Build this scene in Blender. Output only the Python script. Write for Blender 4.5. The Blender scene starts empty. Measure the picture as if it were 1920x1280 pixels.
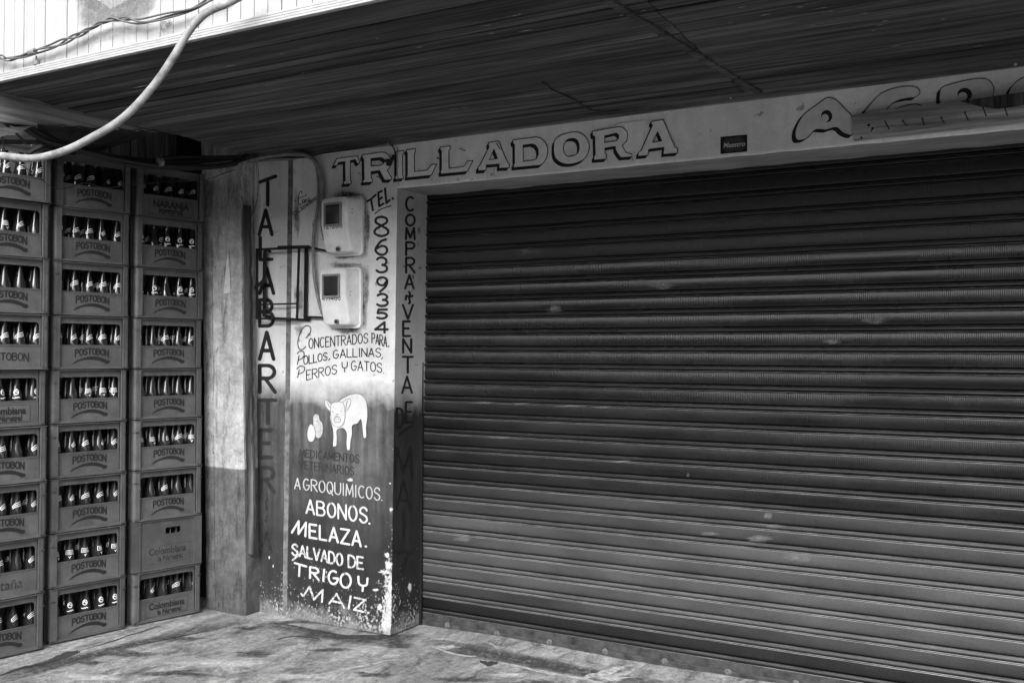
import bpy, math, random
from mathutils import Vector, Matrix
from mathutils.geometry import tessellate_polygon
from mathutils import noise as mn
random.seed(7)
sc = bpy.context.scene
col = sc.collection
R = math.radians
# ------------------------------------------------------------------ camera
FPX, YAW, PITCH, ROLL = 1867.0, R(29.83330575), R(0.69236221), R(0.24581221)
CAM = Vector((0, 0, 1.55))
_f = Vector((-math.sin(YAW)*math.cos(PITCH), math.cos(YAW)*math.cos(PITCH), math.sin(PITCH)))
_r = Vector((math.cos(YAW), math.sin(YAW), 0)); _u = _r.cross(_f)
_r2 = _r*math.cos(ROLL)+_u*math.sin(ROLL); _u2 = -_r*math.sin(ROLL)+_u*math.cos(ROLL)
cd = bpy.data.cameras.new('camera'); cam = bpy.data.objects.new('camera', cd); col.objects.link(cam)
cd.sensor_width = 36; cd.lens = FPX*36/1920; cd.clip_end = 2000; cd.clip_start = .05
m = Matrix((_r2, _u2, -_f)).transposed().to_4x4(); m.translation = CAM; cam.matrix_world = m
sc.camera = cam
# ------------------------------------------------------------------ sky, sun, exposure
SUN_EL, SUN_AZ = R(36), R(162)     # azimuth clockwise from +Y: light comes from the street side, from above
w = bpy.data.worlds.new('World'); sc.world = w; w.use_nodes = True
nt = w.node_tree; nt.nodes.clear()
sky = nt.nodes.new('ShaderNodeTexSky'); sky.sky_type = 'NISHITA'; sky.sun_disc = False
sky.sun_elevation = SUN_EL; sky.sun_rotation = SUN_AZ; sky.air_density = 1.0; sky.dust_density = 4.0
bw = nt.nodes.new('ShaderNodeRGBToBW'); bg = nt.nodes.new('ShaderNodeBackground'); wo = nt.nodes.new('ShaderNodeOutputWorld')
bg.inputs[1].default_value = 0.15
nt.links.new(sky.outputs[0], bw.inputs[0]); nt.links.new(bw.outputs[0], bg.inputs[0]); nt.links.new(bg.outputs[0], wo.inputs[0])
sd = bpy.data.lights.new('sun', 'SUN'); sd.energy = 1.3; sd.angle = R(40); sd.color = (1, 1, 1)
sun = bpy.data.objects.new('sun', sd); col.objects.link(sun)
sdir = Vector((math.sin(SUN_AZ)*math.cos(SUN_EL), math.cos(SUN_AZ)*math.cos(SUN_EL), math.sin(SUN_EL)))
sun.rotation_euler = sdir.to_track_quat('Z', 'Y').to_euler(); sun.location = (0, -5, 12)
sc.view_settings.view_transform = 'Standard'; sc.view_settings.look = 'None'
sc.view_settings.exposure = 1.42; sc.view_settings.gamma = 1
try: sc.view_settings.use_curve_mapping = False
except Exception: pass
# ------------------------------------------------------------------ measuring helpers: a photo direction meets a real plane
def ray(x, y): return _f + _r2*((x-960)/FPX) + _u2*((640-y)/FPX)
def on(x, y, pl, off=0.0):
    P, N = pl; d = ray(x, y); P = P + N*off
    return CAM + d*((P-CAM).dot(N)/d.dot(N))
YF, YS = 4.44, 4.735                 # facade plane, roller shutter plane
ZS = 2.735                           # soffit height
FW = (Vector((0, YF, 0)), Vector((0, -1, 0)))
_jd = Vector((.026, 0, 2.461)).normalized()
JB = (Vector((-3.306, YF, 0)), Vector((_jd.z, 0, -_jd.x)))
FL = (Vector((0, 0, 0)), Vector((0, 0, 1)))
SF = (Vector((0, 0, ZS)), Vector((0, 0, -1)))
YU = 2.66                            # street face of the storey above
UP = (Vector((0, YU, 0)), Vector((0, -1, 0)))
def Yp(y): return (Vector((0, y, 0)), Vector((0, -1, 0)))
def Xp(x): return (Vector((x, 0, 0)), Vector((1, 0, 0)))
def fx(x, y=640): return on(x, y, FW).x
# ------------------------------------------------------------------ mesh builder
class MB:
    def __init__(s): s.v = []; s.f = []; s.a = None
    def add(s, vs, fs):
        o = len(s.v); s.v += [tuple(v) for v in vs]; s.f += [tuple(i+o for i in f) for f in fs]; return s
    def box(s, a, b):
        x0, y0, z0 = a; x1, y1, z1 = b
        return s.hexa([(x0,y0,z0),(x1,y0,z0),(x1,y1,z0),(x0,y1,z0),(x0,y0,z1),(x1,y0,z1),(x1,y1,z1),(x0,y1,z1)])
    def hexa(s, vs): return s.add(vs, [(0,3,2,1),(4,5,6,7),(0,1,5,4),(1,2,6,5),(2,3,7,6),(3,0,4,7)])
    def tube(s, pts, r, n=10, cap=True):
        pts = [Vector(p) for p in pts]; m_ = len(pts); rs = r if isinstance(r, (list, tuple)) else [r]*m_
        t0 = (pts[1]-pts[0]).normalized(); a = Vector((0,0,1)) if abs(t0.z) < .9 else Vector((1,0,0))
        nn = t0.cross(a).normalized(); vs = []; fs = []
        for i, p in enumerate(pts):
            t = (pts[min(i+1, m_-1)]-pts[max(i-1, 0)]).normalized()
            nn = (nn - t*nn.dot(t)).normalized(); b = t.cross(nn)
            for k in range(n):
                c = 2*math.pi*k/n; vs.append(p+(nn*math.cos(c)+b*math.sin(c))*rs[i])
        for i in range(m_-1):
            for k in range(n): fs.append((i*n+k, i*n+(k+1) % n, (i+1)*n+(k+1) % n, (i+1)*n+k))
        if cap: fs.append(tuple(range(n))[::-1]); fs.append(tuple((m_-1)*n+k for k in range(n)))
        return s.add(vs, fs)
    def lathe(s, prof, n=16, c=(0,0,0)):
        vs = []; fs = []
        for r, z in prof:
            for k in range(n):
                a = 2*math.pi*k/n; vs.append((c[0]+r*math.cos(a), c[1]+r*math.sin(a), c[2]+z))
        for i in range(len(prof)-1):
            for k in range(n): fs.append((i*n+k, i*n+(k+1) % n, (i+1)*n+(k+1) % n, (i+1)*n+k))
        return s.add(vs, fs)
    def plate(s, outer, holes, mp, th):
        """2-D outline with holes; mp(u, v, depth) -> 3-D; front at depth th, back at depth 0 (th=0: a sheet)"""
        loops = [outer]+list(holes); fl = [p for l in loops for p in l]
        tri = tessellate_polygon([[Vector((p[0], p[1], 0)) for p in l] for l in loops])
        n = len(fl); s.add([mp(p[0], p[1], th) for p in fl], [tuple(t) for t in tri])
        if th:
            s.add([mp(p[0], p[1], 0) for p in fl], [tuple(t)[::-1] for t in tri]); o = 0
            for l in loops:
                k = len(l)
                vs = [mp(p[0], p[1], th) for p in l]+[mp(p[0], p[1], 0) for p in l]
                s.add(vs, [(i, (i+1) % k, k+(i+1) % k, k+i) for i in range(k)])
        return s
def cat(pts, n=8, closed=False):
    P = [Vector(p) for p in pts]; o = []; L = len(P)
    for i in range(L if closed else L-1):
        g = (lambda j: P[j % L]) if closed else (lambda j: P[max(0, min(L-1, j))])
        a, b, c, d = g(i-1), g(i), g(i+1), g(i+2)
        for k in range(n):
            t = k/n; o.append(.5*((2*b)+(c-a)*t+(2*a-5*b+4*c-d)*t*t+(3*b-a-3*c+d)*t**3))
    if not closed: o.append(P[-1])
    return o
def c2(pts, n=5, closed=False): return [(p.x, p.y) for p in cat([(x, y, 0) for x, y in pts], n, closed)]
ORG = {}
def obj(name, mb, mat, parent=None, local=False, smooth=False, bevel=0, kind=None):
    o0 = ORG.get(parent.name, Vector((0,0,0))) if (parent is not None and not local) else Vector((0,0,0))
    me = bpy.data.meshes.new(name)
    me.from_pydata([(v[0]-o0.x, v[1]-o0.y, v[2]-o0.z) for v in mb.v], [], mb.f); me.update()
    if mat: me.materials.append(mat)
    if mb.a:
        at = me.attributes.new('fade', 'FLOAT', 'POINT'); at.data.foreach_set('value', mb.a)
    if smooth:
        me.polygons.foreach_set('use_smooth', [True]*len(me.polygons))
        try: me.set_sharp_from_angle(angle=R(40))
        except Exception: pass
    o = bpy.data.objects.new(name, me); col.objects.link(o)
    if parent is not None: o.parent = parent; ORG[o.name] = o0
    if bevel:
        b = o.modifiers.new('bevel', 'BEVEL'); b.width = bevel; b.segments = 2; b.limit_method = 'ANGLE'
    if kind: o['kind'] = kind
    return o
def thing(name, label, cat_, loc=(0,0,0), group=None):
    o = bpy.data.objects.new(name, None); o.empty_display_size = .05; col.objects.link(o); o.location = loc
    ORG[o.name] = Vector(loc); o['label'] = label; o['category'] = cat_
    if group: o['group'] = group
    return o
def tag(o, label, cat_, group=None):
    o['label'] = label; o['category'] = cat_
    if group: o['group'] = group
    return o
# ------------------------------------------------------------------ materials
class N:
    def __init__(s, name, rough=.8, metal=0, spec=.4):
        s.m = bpy.data.materials.new(name); s.m.use_nodes = True; s.t = s.m.node_tree
        s.b = s.t.nodes['Principled BSDF']; s.b.inputs['Roughness'].default_value = rough
        s.b.inputs['Metallic'].default_value = metal; s.b.inputs['Specular IOR Level'].default_value = spec
        s.g = s.nd('ShaderNodeNewGeometry'); s.tc = s.nd('ShaderNodeTexCoord')
    def nd(s, t): return s.t.nodes.new(t)
    def ln(s, a, b):
        if isinstance(a, (int, float)): b.default_value = a if not hasattr(b.default_value, '__len__') else (a, a, a, 1)
        else: s.t.links.new(a, b)
    def pos(s): return s.g.outputs['Position']
    def loc(s): return s.tc.outputs['Object']
    def scale(s, v, k):
        n = s.nd('ShaderNodeMapping'); n.inputs['Scale'].default_value = k; s.ln(v, n.inputs[0]); return n.outputs[0]
    def shift(s, v):     # a different stretch of grain for every object
        oi = s.nd('ShaderNodeObjectInfo'); n = s.nd('ShaderNodeVectorMath'); n.operation = 'MULTIPLY_ADD'
        cb = s.nd('ShaderNodeCombineXYZ'); [s.ln(oi.outputs['Random'], cb.inputs[i]) for i in range(3)]
        s.ln(cb.outputs[0], n.inputs[0]); n.inputs[1].default_value = (37, 53, 71); s.ln(v, n.inputs[2]); return n.outputs[0]
    def rnd(s): return s.nd('ShaderNodeObjectInfo').outputs['Random']
    def noise(s, v, sc_, det=5, ro=.6, dist=0):
        n = s.nd('ShaderNodeTexNoise'); s.ln(v, n.inputs['Vector']); n.inputs['Scale'].default_value = sc_
        n.inputs['Detail'].default_value = det; n.inputs['Roughness'].default_value = ro; n.inputs['Distortion'].default_value = dist
        return n.outputs['Fac']
    def ramp(s, f, st):
        n = s.nd('ShaderNodeValToRGB'); e = n.color_ramp.elements
        while len(e) < len(st): e.new(.5)
        for i, (p, c) in enumerate(st): e[i].position = p; e[i].color = (c, c, c, 1)
        s.ln(f, n.inputs[0]); b = s.nd('ShaderNodeRGBToBW'); s.ln(n.outputs[0], b.inputs[0]); return b.outputs[0]
    def mth(s, op, a, b=0.0, c=None, clamp=False):
        n = s.nd('ShaderNodeMath'); n.operation = op; n.use_clamp = clamp; s.ln(a, n.inputs[0]); s.ln(b, n.inputs[1])
        if c is not None: s.ln(c, n.inputs[2])
        return n.outputs[0]
    def mix(s, f, a, b):  # a + f (b-a)
        return s.mth('ADD', s.mth('MULTIPLY', s.mth('SUBTRACT', b, a), f), a)
    def xyz(s, v):
        n = s.nd('ShaderNodeSeparateXYZ'); s.ln(v, n.inputs[0]); return n.outputs
    def lin(s, x, a, b, c=0.0, d=1.0):
        n = s.nd('ShaderNodeMapRange'); s.ln(x, n.inputs[0])
        for i, k in enumerate((a, b, c, d)): n.inputs[i+1].default_value = k
        return n.outputs[0]
    def col(s, x): s.ln(x, s.b.inputs['Base Color']); return s
    def rough(s, x): s.ln(x, s.b.inputs['Roughness']); return s
    def bump(s, h, st=.3, d=.01):
        n = s.nd('ShaderNodeBump'); n.inputs['Strength'].default_value = st; n.inputs['Distance'].default_value = d
        s.ln(h, n.inputs['Height']); s.ln(n.outputs[0], s.b.inputs['Normal']); return s
    def fade(s, k=1.0):
        a = s.nd('ShaderNodeAttribute'); a.attribute_name = 'fade'
        nz = s.noise(s.pos(), 26, 6, .75)
        f = s.mth('MULTIPLY', s.mth('MULTIPLY', a.outputs['Fac'], s.lin(nz, .3, .65, .2, 1.5)), k, clamp=True)
        s.ln(f, s.b.inputs['Alpha']); return s
def simple(name, c, rough=.7, metal=0, var=.25, sc_=30, bump=0):
    n = N(name, rough, metal); z = n.noise(n.shift(n.loc()), sc_, 5)
    n.col(n.mth('MULTIPLY', n.lin(z, .3, .7, 1-var, 1+var), c))
    if bump: n.bump(z, bump, .004)
    return n.m
def streak(n, p, sx, sz): return n.noise(n.scale(p, (sx, sx, sz)), 1, 6, .65)

# painted wall: light paint above, old dark painted skirt below, chipped plaster at the foot and arris
def wall_material(name, light, d1, d2, zb, edge):
    n = N(name, .75); p = n.pos(); x, y, z = n.xyz(p)
    zz = n.mth('ADD', z, n.mth('MULTIPLY', n.mth('SUBTRACT', n.noise(p, 5, 4), .5), .24))
    st = streak(n, p, 22, 1.6); mo = n.noise(p, 6, 6, .7); fi = n.noise(p, 60, 4, .7)
    L = n.mth('MULTIPLY', n.lin(n.noise(p, 3.5, 6, .65), .3, .7, .84, 1.1), n.lin(st, .3, .7, .93, 1.05))
    L = n.mth('MULTIPLY', n.mth('MULTIPLY', L, n.lin(fi, .3, .7, .95, 1.05)), light)
    spots = n.ramp(n.noise(p, 24, 3, .5), [(.67, 1), (.75, .45)]); L = n.mth('MULTIPLY', L, spots)
    dk = n.mix(n.lin(zz, .45, zb-.12), d2, d1)
    dk = n.mth('MULTIPLY', dk, n.mth('MULTIPLY', n.lin(st, .3, .7, .5, 1.6), n.lin(mo, .3, .7, .55, 1.5)))
    c = n.mix(n.lin(zz, zb-.085, zb+.08), dk, L)
    # chips: small and dense low down, and along the arris
    sx = n.noise(n.scale(p, (1, 1, .8)), 62, 8, .75); big = n.noise(p, 8, 3, .6)
    low = n.lin(z, .02, .75, 1, 0)
    th = n.mth('SUBTRACT', .80, n.mth('MULTIPLY', low, .23))
    if edge is not None:
        ed = n.lin(n.mth('ABSOLUTE', n.mth('SUBTRACT', x, edge)), 0, .085, 1, 0)
        ed = n.mth('MULTIPLY', ed, n.lin(z, .1, 1.9, 1, .15))
        th = n.mth('SUBTRACT', th, n.mth('MULTIPLY', ed, .23))
    th = n.mth('SUBTRACT', th, n.lin(big, .45, .75, 0, .11))
    chip = n.mth('MULTIPLY', n.mth('SUBTRACT', sx, th), 40, clamp=True)
    c = n.mix(chip, c, n.lin(fi, .3, .7, .28, .5))
    foot = n.mth('MULTIPLY', n.lin(n.mth('ADD', z, n.mth('MULTIPLY', n.mth('SUBTRACT', big, .5), .35)), .01, .10, 1, 0), n.lin(sx, .35, .6, .4, 1), clamp=True)
    c = n.mix(foot, c, n.lin(mo, .3, .7, .10, .30))
    n.col(c)
    h = n.mth('ADD', n.mth('MULTIPLY', chip, -1.2), n.mth('ADD', n.noise(p, 35, 6, .7), n.mth('MULTIPLY', n.noise(p, 160, 3), .4)))
    n.bump(h, .35, .006); return n.m
M_WALL = wall_material('wall_paint', .72, .088, .013, 1.325, -3.30)
M_LINT = wall_material('lintel_paint', .86, .1, .03, -5, None)
M_WALLL = wall_material('side_wall_paint', .64, .062, .02, 1.36, None)
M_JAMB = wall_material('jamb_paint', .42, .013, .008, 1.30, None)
def letter_paint(name, c, var=.18, worn=.0):
    n = N(name, .6); p = n.pos(); f = n.lin(n.noise(p, 25, 5, .7), .3, .7, 1-var, 1+var)
    n.col(n.mth('MULTIPLY', f, c))
    if worn:
        a = n.ramp(n.noise(n.scale(p, (1, 1, .6)), 55, 6, .8), [(.5-worn*.15, 1), (.62-worn*.1, 0 if worn > .5 else .25)]); n.ln(a, n.b.inputs['Alpha'])
    return n.m
M_INK = letter_paint('black_letter_paint', .014)
M_INK_LOW = letter_paint('dark_letter_paint', .022, .3)
M_INK_FADE = letter_paint('faded_letter_paint', .02, .3, .9)
M_INK_JAMB = letter_paint('jamb_letter_paint', .006, .3)
M_WHITE = letter_paint('white_letter_paint', .52, .28)
M_WHITE_W = letter_paint('worn_white_letter_paint', .55, .2, .12)
M_CREAM = letter_paint('cream_letter_paint', .42, .2)
M_FILL = letter_paint('sign_letter_fill', .86, .1)
M_BUB = letter_paint('bubble_letter_fill', .66, .12)
M_PIG = letter_paint('pale_animal_paint', .56, .12)
M_CHICK = letter_paint('chick_paint', .45, .35)
def fade_mat(name, c, k=1.0):
    n = N(name, .8); n.ln(c, n.b.inputs['Base Color']); n.fade(k); return n.m
M_GRIME_SHADE = fade_mat('grime_and_shade', .03, .5); M_LIME = fade_mat('bare_plaster', .5, 1.3); M_SPRAY = fade_mat('grey_airbrush_paint', .12, .85)
def cement():
    n = N('lintel_soffit_cement', .9); p = n.pos(); a = n.noise(n.scale(p, (4, 30, 30)), 1, 7, .7)
    n.col(n.mth('MULTIPLY', n.lin(a, .3, .7, .6, 1.4), .27)); n.bump(a, .5, .01); return n.m
M_CEM = cement()
def wood(name, c, ax='x', con=.55, bump=.4, rough=.85):
    n = N(name, rough, 0, .25); v = n.shift(n.loc())
    k = {'x': (1.3, 34, 34), 'y': (34, 1.3, 34), 'z': (34, 34, 1.3)}[ax]
    g = n.noise(n.scale(v, k), 1, 7, .68, .4); b_ = n.noise(n.scale(v, tuple(q*.22+.3 for q in k)), 1, 5, .7)
    k2 = {'x': (6, 60, 60), 'y': (60, 6, 60), 'z': (60, 60, 6)}[ax]
    fl = n.ramp(n.noise(n.scale(v, k2), 1, 5, .7), [(.70, 0), (.78, 1)])
    base = n.mth('MULTIPLY', n.lin(g, .36, .64, 1-con, 1+con), n.lin(b_, .36, .64, .55, 1.4))
    base = n.mth('MULTIPLY', base, n.lin(n.rnd(), 0, 1, .72, 1.28))
    n.col(n.mix(n.mth('MULTIPLY', fl, .35), n.mth('MULTIPLY', base, c), c*2.4)); n.bump(g, bump, .004); return n.m
M_SOF = wood('soffit_board_wood', .074, 'x', .6, .8)
M_BATTEN = wood('batten_wood', .16, 'x')
M_BEAM = wood('pale_rough_timber', .28, 'y', .5, .5)
M_DARKBOARD = wood('dark_side_boards', .24, 'z')
M_OFFCUT = wood('raw_plank_wood', .52, 'x', .5, .8)
M_STRIPW = wood('weathered_strip_wood', .065, 'z', .8, .8)
def planks():
    n = N('white_plank_paint', .55); v = n.shift(n.loc()); p = n.pos()
    a = n.noise(n.scale(v, (20, 20, 2)), 1, 5); d = n.ramp(n.noise(p, 40, 4, .7), [(.70, 1), (.76, .45)])
    n.col(n.mth('MULTIPLY', n.mth('MULTIPLY', n.lin(a, .3, .7, .33, .43), d), n.lin(n.rnd(), 0, 1, .94, 1.0))); n.bump(a, .15, .003); return n.m
M_PLANK = planks()
def concrete_floor():
    n = N('worn_cement_floor', .85, 0, .35); p = n.pos()
    st = n.noise(n.scale(p, (5.6, 2.2, 1)), 1.5, 10, .78, .8); bl = n.noise(p, 1.3, 6, .65, .5); fi = n.noise(p, 30, 8, .75); gr = n.noise(p, 140, 3, .7)
    c = n.mth('MULTIPLY', n.lin(st, .34, .66, .40, 1.5), n.lin(bl, .3, .7, .7, 1.2))
    c = n.mth('MULTIPLY', c, n.mth('MULTIPLY', n.lin(fi, .35, .65, .62, 1.3), n.lin(gr, .35, .65, .75, 1.2)))
    dark = n.ramp(n.noise(n.scale(p, (3.4, 1.5, 1)), 2.2, 9, .8, .6), [(.52, 1), (.63, .36)])
    c = n.mth('MULTIPLY', n.mth('MULTIPLY', c, dark), .35)
    n.col(n.mth('MINIMUM', c, .62)); n.rough(n.lin(st, .3, .7, .65, .95))
    n.bump(n.mth('ADD', n.mth('MULTIPLY', st, 2.5), n.mth('ADD', fi, n.mth('MULTIPLY', gr, .6))), .9, .014); return n.m
M_FLOOR = concrete_floor()
M_PATCH = simple('pale_cement_skim', .30, .95, 0, .7, 40, .5)
M_CRACK = simple('crack_dirt', .03, .95, 0, .3)
M_ASPH = simple('asphalt', .08, .9, 0, .3, 60, .4)
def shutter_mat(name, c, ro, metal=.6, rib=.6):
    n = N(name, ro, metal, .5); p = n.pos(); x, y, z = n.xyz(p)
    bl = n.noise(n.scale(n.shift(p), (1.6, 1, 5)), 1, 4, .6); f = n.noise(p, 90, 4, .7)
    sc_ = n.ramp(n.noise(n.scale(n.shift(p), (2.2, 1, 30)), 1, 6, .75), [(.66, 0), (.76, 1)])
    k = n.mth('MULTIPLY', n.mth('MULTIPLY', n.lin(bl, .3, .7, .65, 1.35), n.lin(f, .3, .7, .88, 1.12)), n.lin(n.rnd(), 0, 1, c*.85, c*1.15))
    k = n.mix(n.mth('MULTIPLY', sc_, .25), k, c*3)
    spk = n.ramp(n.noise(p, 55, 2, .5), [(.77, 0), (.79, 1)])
    k = n.mix(n.mth('MULTIPLY', spk, .5), k, .25); crev = n.lin(y, YS-.0005, YS+.003, 0, 1)  # crev: groove shade painted into the colour by depth
    a2 = n.nd('ShaderNodeAttribute'); a2.attribute_name = 'fade'; lip_glint = n.mth('MULTIPLY', n.mth('MAXIMUM', n.mth('MULTIPLY', a2.outputs['Fac'], -1), 0), n.lin(n.noise(n.scale(n.shift(p), (5, 1, 20)), 1, 5, .8), .35, .6, .2, 1))  # painted highlight along the slat lips
    k = n.mix(lip_glint, k, .30); n.col(n.mix(crev, k, .004)); n.rough(n.lin(bl, .3, .7, ro-.07, ro+.09))
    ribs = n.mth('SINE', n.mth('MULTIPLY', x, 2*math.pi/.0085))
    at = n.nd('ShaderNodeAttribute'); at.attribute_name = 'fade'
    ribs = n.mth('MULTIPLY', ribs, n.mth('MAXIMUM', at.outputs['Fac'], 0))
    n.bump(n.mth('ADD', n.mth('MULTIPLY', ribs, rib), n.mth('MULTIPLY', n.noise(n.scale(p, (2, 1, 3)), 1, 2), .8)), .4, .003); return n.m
M_SLAT = shutter_mat('steel_slat', .030, .26); M_SLAT_TOP = shutter_mat('shaded_top_steel_slat', .014, .42, .2, .3)  # top slats: shade under the soffit painted as a darker tone
M_SLAT_LOW = shutter_mat('shaded_band_steel_slat', .015, .34, .4, .25); M_SLAT_LIT = shutter_mat('lit_band_steel_slat', .046, .5, .1, .08); M_SLAT_MID = shutter_mat('half_lit_band_steel_slat', .029, .45, .2, .12)  # bands of reflected light and shade painted into the slat colours
M_RAIL = simple('bottom_rail_steel', .055, .5, .3, .6, 18, .2)
M_RUST = simple('rusty_bolt', .14, .7, .4, .4, 90, .3)
M_IRON = simple('black_iron', .012, .55, .3, .35, 50, .3)
M_NAIL = simple('nail_steel', .02, .45, .7)
def post_mat():
    n = N('streaked_post_plaster', .85); p = n.pos(); x, y, z = n.xyz(p)
    st = streak(n, p, 26, 1.3); mo = n.noise(p, 9, 7, .72); fi = n.noise(p, 70, 4, .7)
    c = n.mth('MULTIPLY', n.lin(st, .3, .7, .78, 1.15), n.lin(mo, .32, .68, .50, 1.35)); c = n.mth('MULTIPLY', c, n.lin(fi, .3, .7, .85, 1.15))
    zz = n.mth('ADD', z, n.mth('MULTIPLY', mo, .02))
    c = n.mth('MULTIPLY', c, n.mix(n.lin(zz, .862, .872), .11, .40)); c = n.mth('MULTIPLY', c, n.lin(z, 0, .35, .6, 1)); c = n.mth('MULTIPLY', c, n.ramp(n.noise(n.scale(p, (14, 14, 3)), 1, 8, .8), [(.36, .35), (.48, 1)]))
    sp = n.ramp(n.noise(n.scale(p, (1, 1, .5)), 38, 4, .6), [(.66, 1), (.72, .3)]); c = n.mth('MULTIPLY', c, sp)
    n.col(c); n.bump(n.mth('ADD', mo, n.mth('MULTIPLY', fi, .5)), .8, .012); return n.m
M_POST = post_mat()
def crate_mat(name, c):
    n = N(name, .48, 0, .45); v = n.shift(n.loc()); a = n.noise(v, 9, 6, .7); f = n.noise(v, 120, 3, .7)
    s_ = n.ramp(n.noise(n.scale(v, (14, 14, 50)), 1, 5, .7), [(.66, 1), (.74, .7)])
    n.col(n.mth('MULTIPLY', n.mth('MULTIPLY', n.mth('MULTIPLY', n.lin(a, .36, .64, .78, 1.2), n.lin(f, .36, .64, .9, 1.1)), n.mth('MULTIPLY', s_, n.lin(n.rnd(), 0, 1, .93, 1.07))), c))
    n.rough(n.lin(a, .3, .7, .4, .62)); n.bump(f, .08, .002); return n.m
M_CRATE = crate_mat('crate_plastic', .084); M_OLDCRATE = crate_mat('old_crate_plastic', .065)
M_PRINT = simple('crate_print_ink', .012, .6, 0, .25, 60)
def glass():
    n = N('bottle_glass', .04, 0, .5); n.ln(.03, n.b.inputs['Base Color']); n.b.inputs['Transmission Weight'].default_value = .5; n.b.inputs['IOR'].default_value = 1.5
    return n.m
M_GLASS = glass(); M_BPRINT = simple('white_bottle_print', .75, .5, 0, .1)
M_METER = simple('meter_case_plastic', .78, .38, 0, .14, 12)
M_MFRAME = simple('meter_window_frame', .24, .45, 0, .2)
def mglass():
    n = N('meter_window_glass', .08, 0, .8); n.ln(.025, n.b.inputs['Base Color']); return n.m
M_MGLASS = mglass()
M_GREYPIPE = simple('grey_cable_jacket', .20, .5, 0, .45, 22, .2)
M_HOSE = simple('white_hose_plastic', .22, .6, 0, .45, 22, .4)
M_BLACKC = simple('black_cable_rubber', .014, .4, 0, .4)
M_TWIST = simple('grey_wire_jacket', .10, .5, 0, .3)
M_TIN = simple('dark_roof_tin', .03, .6, .2, .5, 8)
M_STICK = simple('sticker_black', .012, .35, 0, .1); M_STICK2 = simple('sticker_dark_circle', .05, .35, 0, .1); M_STICKW = simple('sticker_white', .6, .4, 0, .1)
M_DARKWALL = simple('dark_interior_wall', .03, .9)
M_NOTE = simple('paper_scrap', .55, .8, 0, .2)

# ------------------------------------------------------------------ paint on surfaces: strokes and shapes
def arc(cx, cy, rx, ry, a0, a1, n=10):
    return [(cx+rx*math.cos(R(a0+(a1-a0)*i/n)), cy+ry*math.sin(R(a0+(a1-a0)*i/n))) for i in range(n+1)]
GL = {
 'A': [[(0,0),(.5,1),(1,0)],[(.14,.32),(.86,.32)]],
 'B': [[(0,0),(0,1)],[(0,1)]+arc(.5,.77,.38,.23,90,-90)+[(0,.54)],[(0,.54)]+arc(.55,.27,.43,.27,90,-90)+[(0,0)]],
 'C': [arc(.55,.5,.52,.5,52,308,16)], 'D': [[(0,0),(0,1)],[(0,1)]+arc(.35,.5,.63,.5,90,-90,14)+[(0,0)]],
 'E': [[(.95,1),(0,1),(0,0),(1,0)],[(0,.52),(.78,.52)]],
 'G': [arc(.5,.5,.5,.5,55,350,18)+[(.98,.45),(.52,.45)]], 'I': [[(.5,0),(.5,1)]], 'J': [[(.8,1),(.8,.3)]+arc(.4,.28,.4,.28,0,-180,8)],
 'L': [[(0,1),(0,0),(1,0)]], 'M': [[(0,0),(.08,1),(.5,.15),(.92,1),(1,0)]], 'N': [[(0,0),(0,1),(1,0),(1,1)]],
 'O': [arc(.5,.5,.5,.5,100,460,22)], 'P': [[(0,0),(0,1)],[(0,1)]+arc(.5,.75,.45,.25,90,-90)+[(0,.5)]],
 'Q': [arc(.5,.5,.5,.5,100,460,22),[(.58,.25),(.98,-.12)]],
 'R': [[(0,0),(0,1)],[(0,1)]+arc(.5,.76,.45,.24,90,-90)+[(0,.52)],[(.35,.52),(1,0)]],
 'S': [c2([(.93,.83),(.75,.97),(.4,1),(.1,.83),(.12,.63),(.5,.52),(.88,.38),(.92,.16),(.62,.0),(.3,.01),(.04,.17)],4)],
 'T': [[(.5,0),(.5,1)],[(0,1),(1,1)]], 'U': [[(0,1),(0,.35)]+arc(.5,.35,.5,.35,180,360,10)+[(1,1)]],
 'V': [[(0,1),(.5,0),(1,1)]], 'Y': [[(0,1),(.02,.6)]+arc(.5,.6,.46,.22,190,350,8)+[(1,1)],[(.5,.38),(.46,0)]], 'Z': [[(0,1),(1,1),(0,0),(1,0)]],
 '.': [[(.5,.02),(.5,.0)]], ',': [[(.7,.12),(.35,-.16)]], '!': [[(.5,1),(.5,.3)],[(.5,.04),(.5,0)]],
 '0': [arc(.5,.5,.48,.5,100,460,20)], '1': [[(.25,.8),(.55,1),(.55,0)]], '2': [arc(.5,.73,.45,.27,160,-20,9)+[(0,0),(1,0)]],
 '3': [arc(.45,.74,.45,.26,150,-80,9),arc(.45,.26,.5,.26,80,-150,10)],
 '4': [[(.75,0),(.75,1),(0,.3),(1,.3)]], '5': [[(.95,1),(.2,1),(.12,.6)]+arc(.45,.32,.5,.32,110,-140,10)], '7': [[(0,1),(1,1),(.35,0)]],
 '6': [c2([(.85,.98),(.45,.85),(.1,.5),(.02,.25),(.3,.02),(.7,.0),(.95,.22),(.85,.48),(.5,.55),(.15,.4)],4)],
 '8': [c2([(.5,.54),(.1,.72),(.15,.93),(.5,1),(.85,.92),(.88,.72),(.5,.54),(.06,.34),(.05,.12),(.5,0),(.95,.12),(.94,.34)],4,True)],
 '9': [c2([(.85,.7),(.6,.46),(.2,.5),(.05,.75),(.25,.97),(.65,.99),(.92,.8),(.85,.45),(.6,.2),(.3,0)],4)],
}
WD = {'I':.25, '.':.3, ',':.35, '!':.3, ' ':.6, 'L':.8, 'M':1.2, 'E':.85, 'T':.95, 'J':.7, '1':.5}
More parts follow.
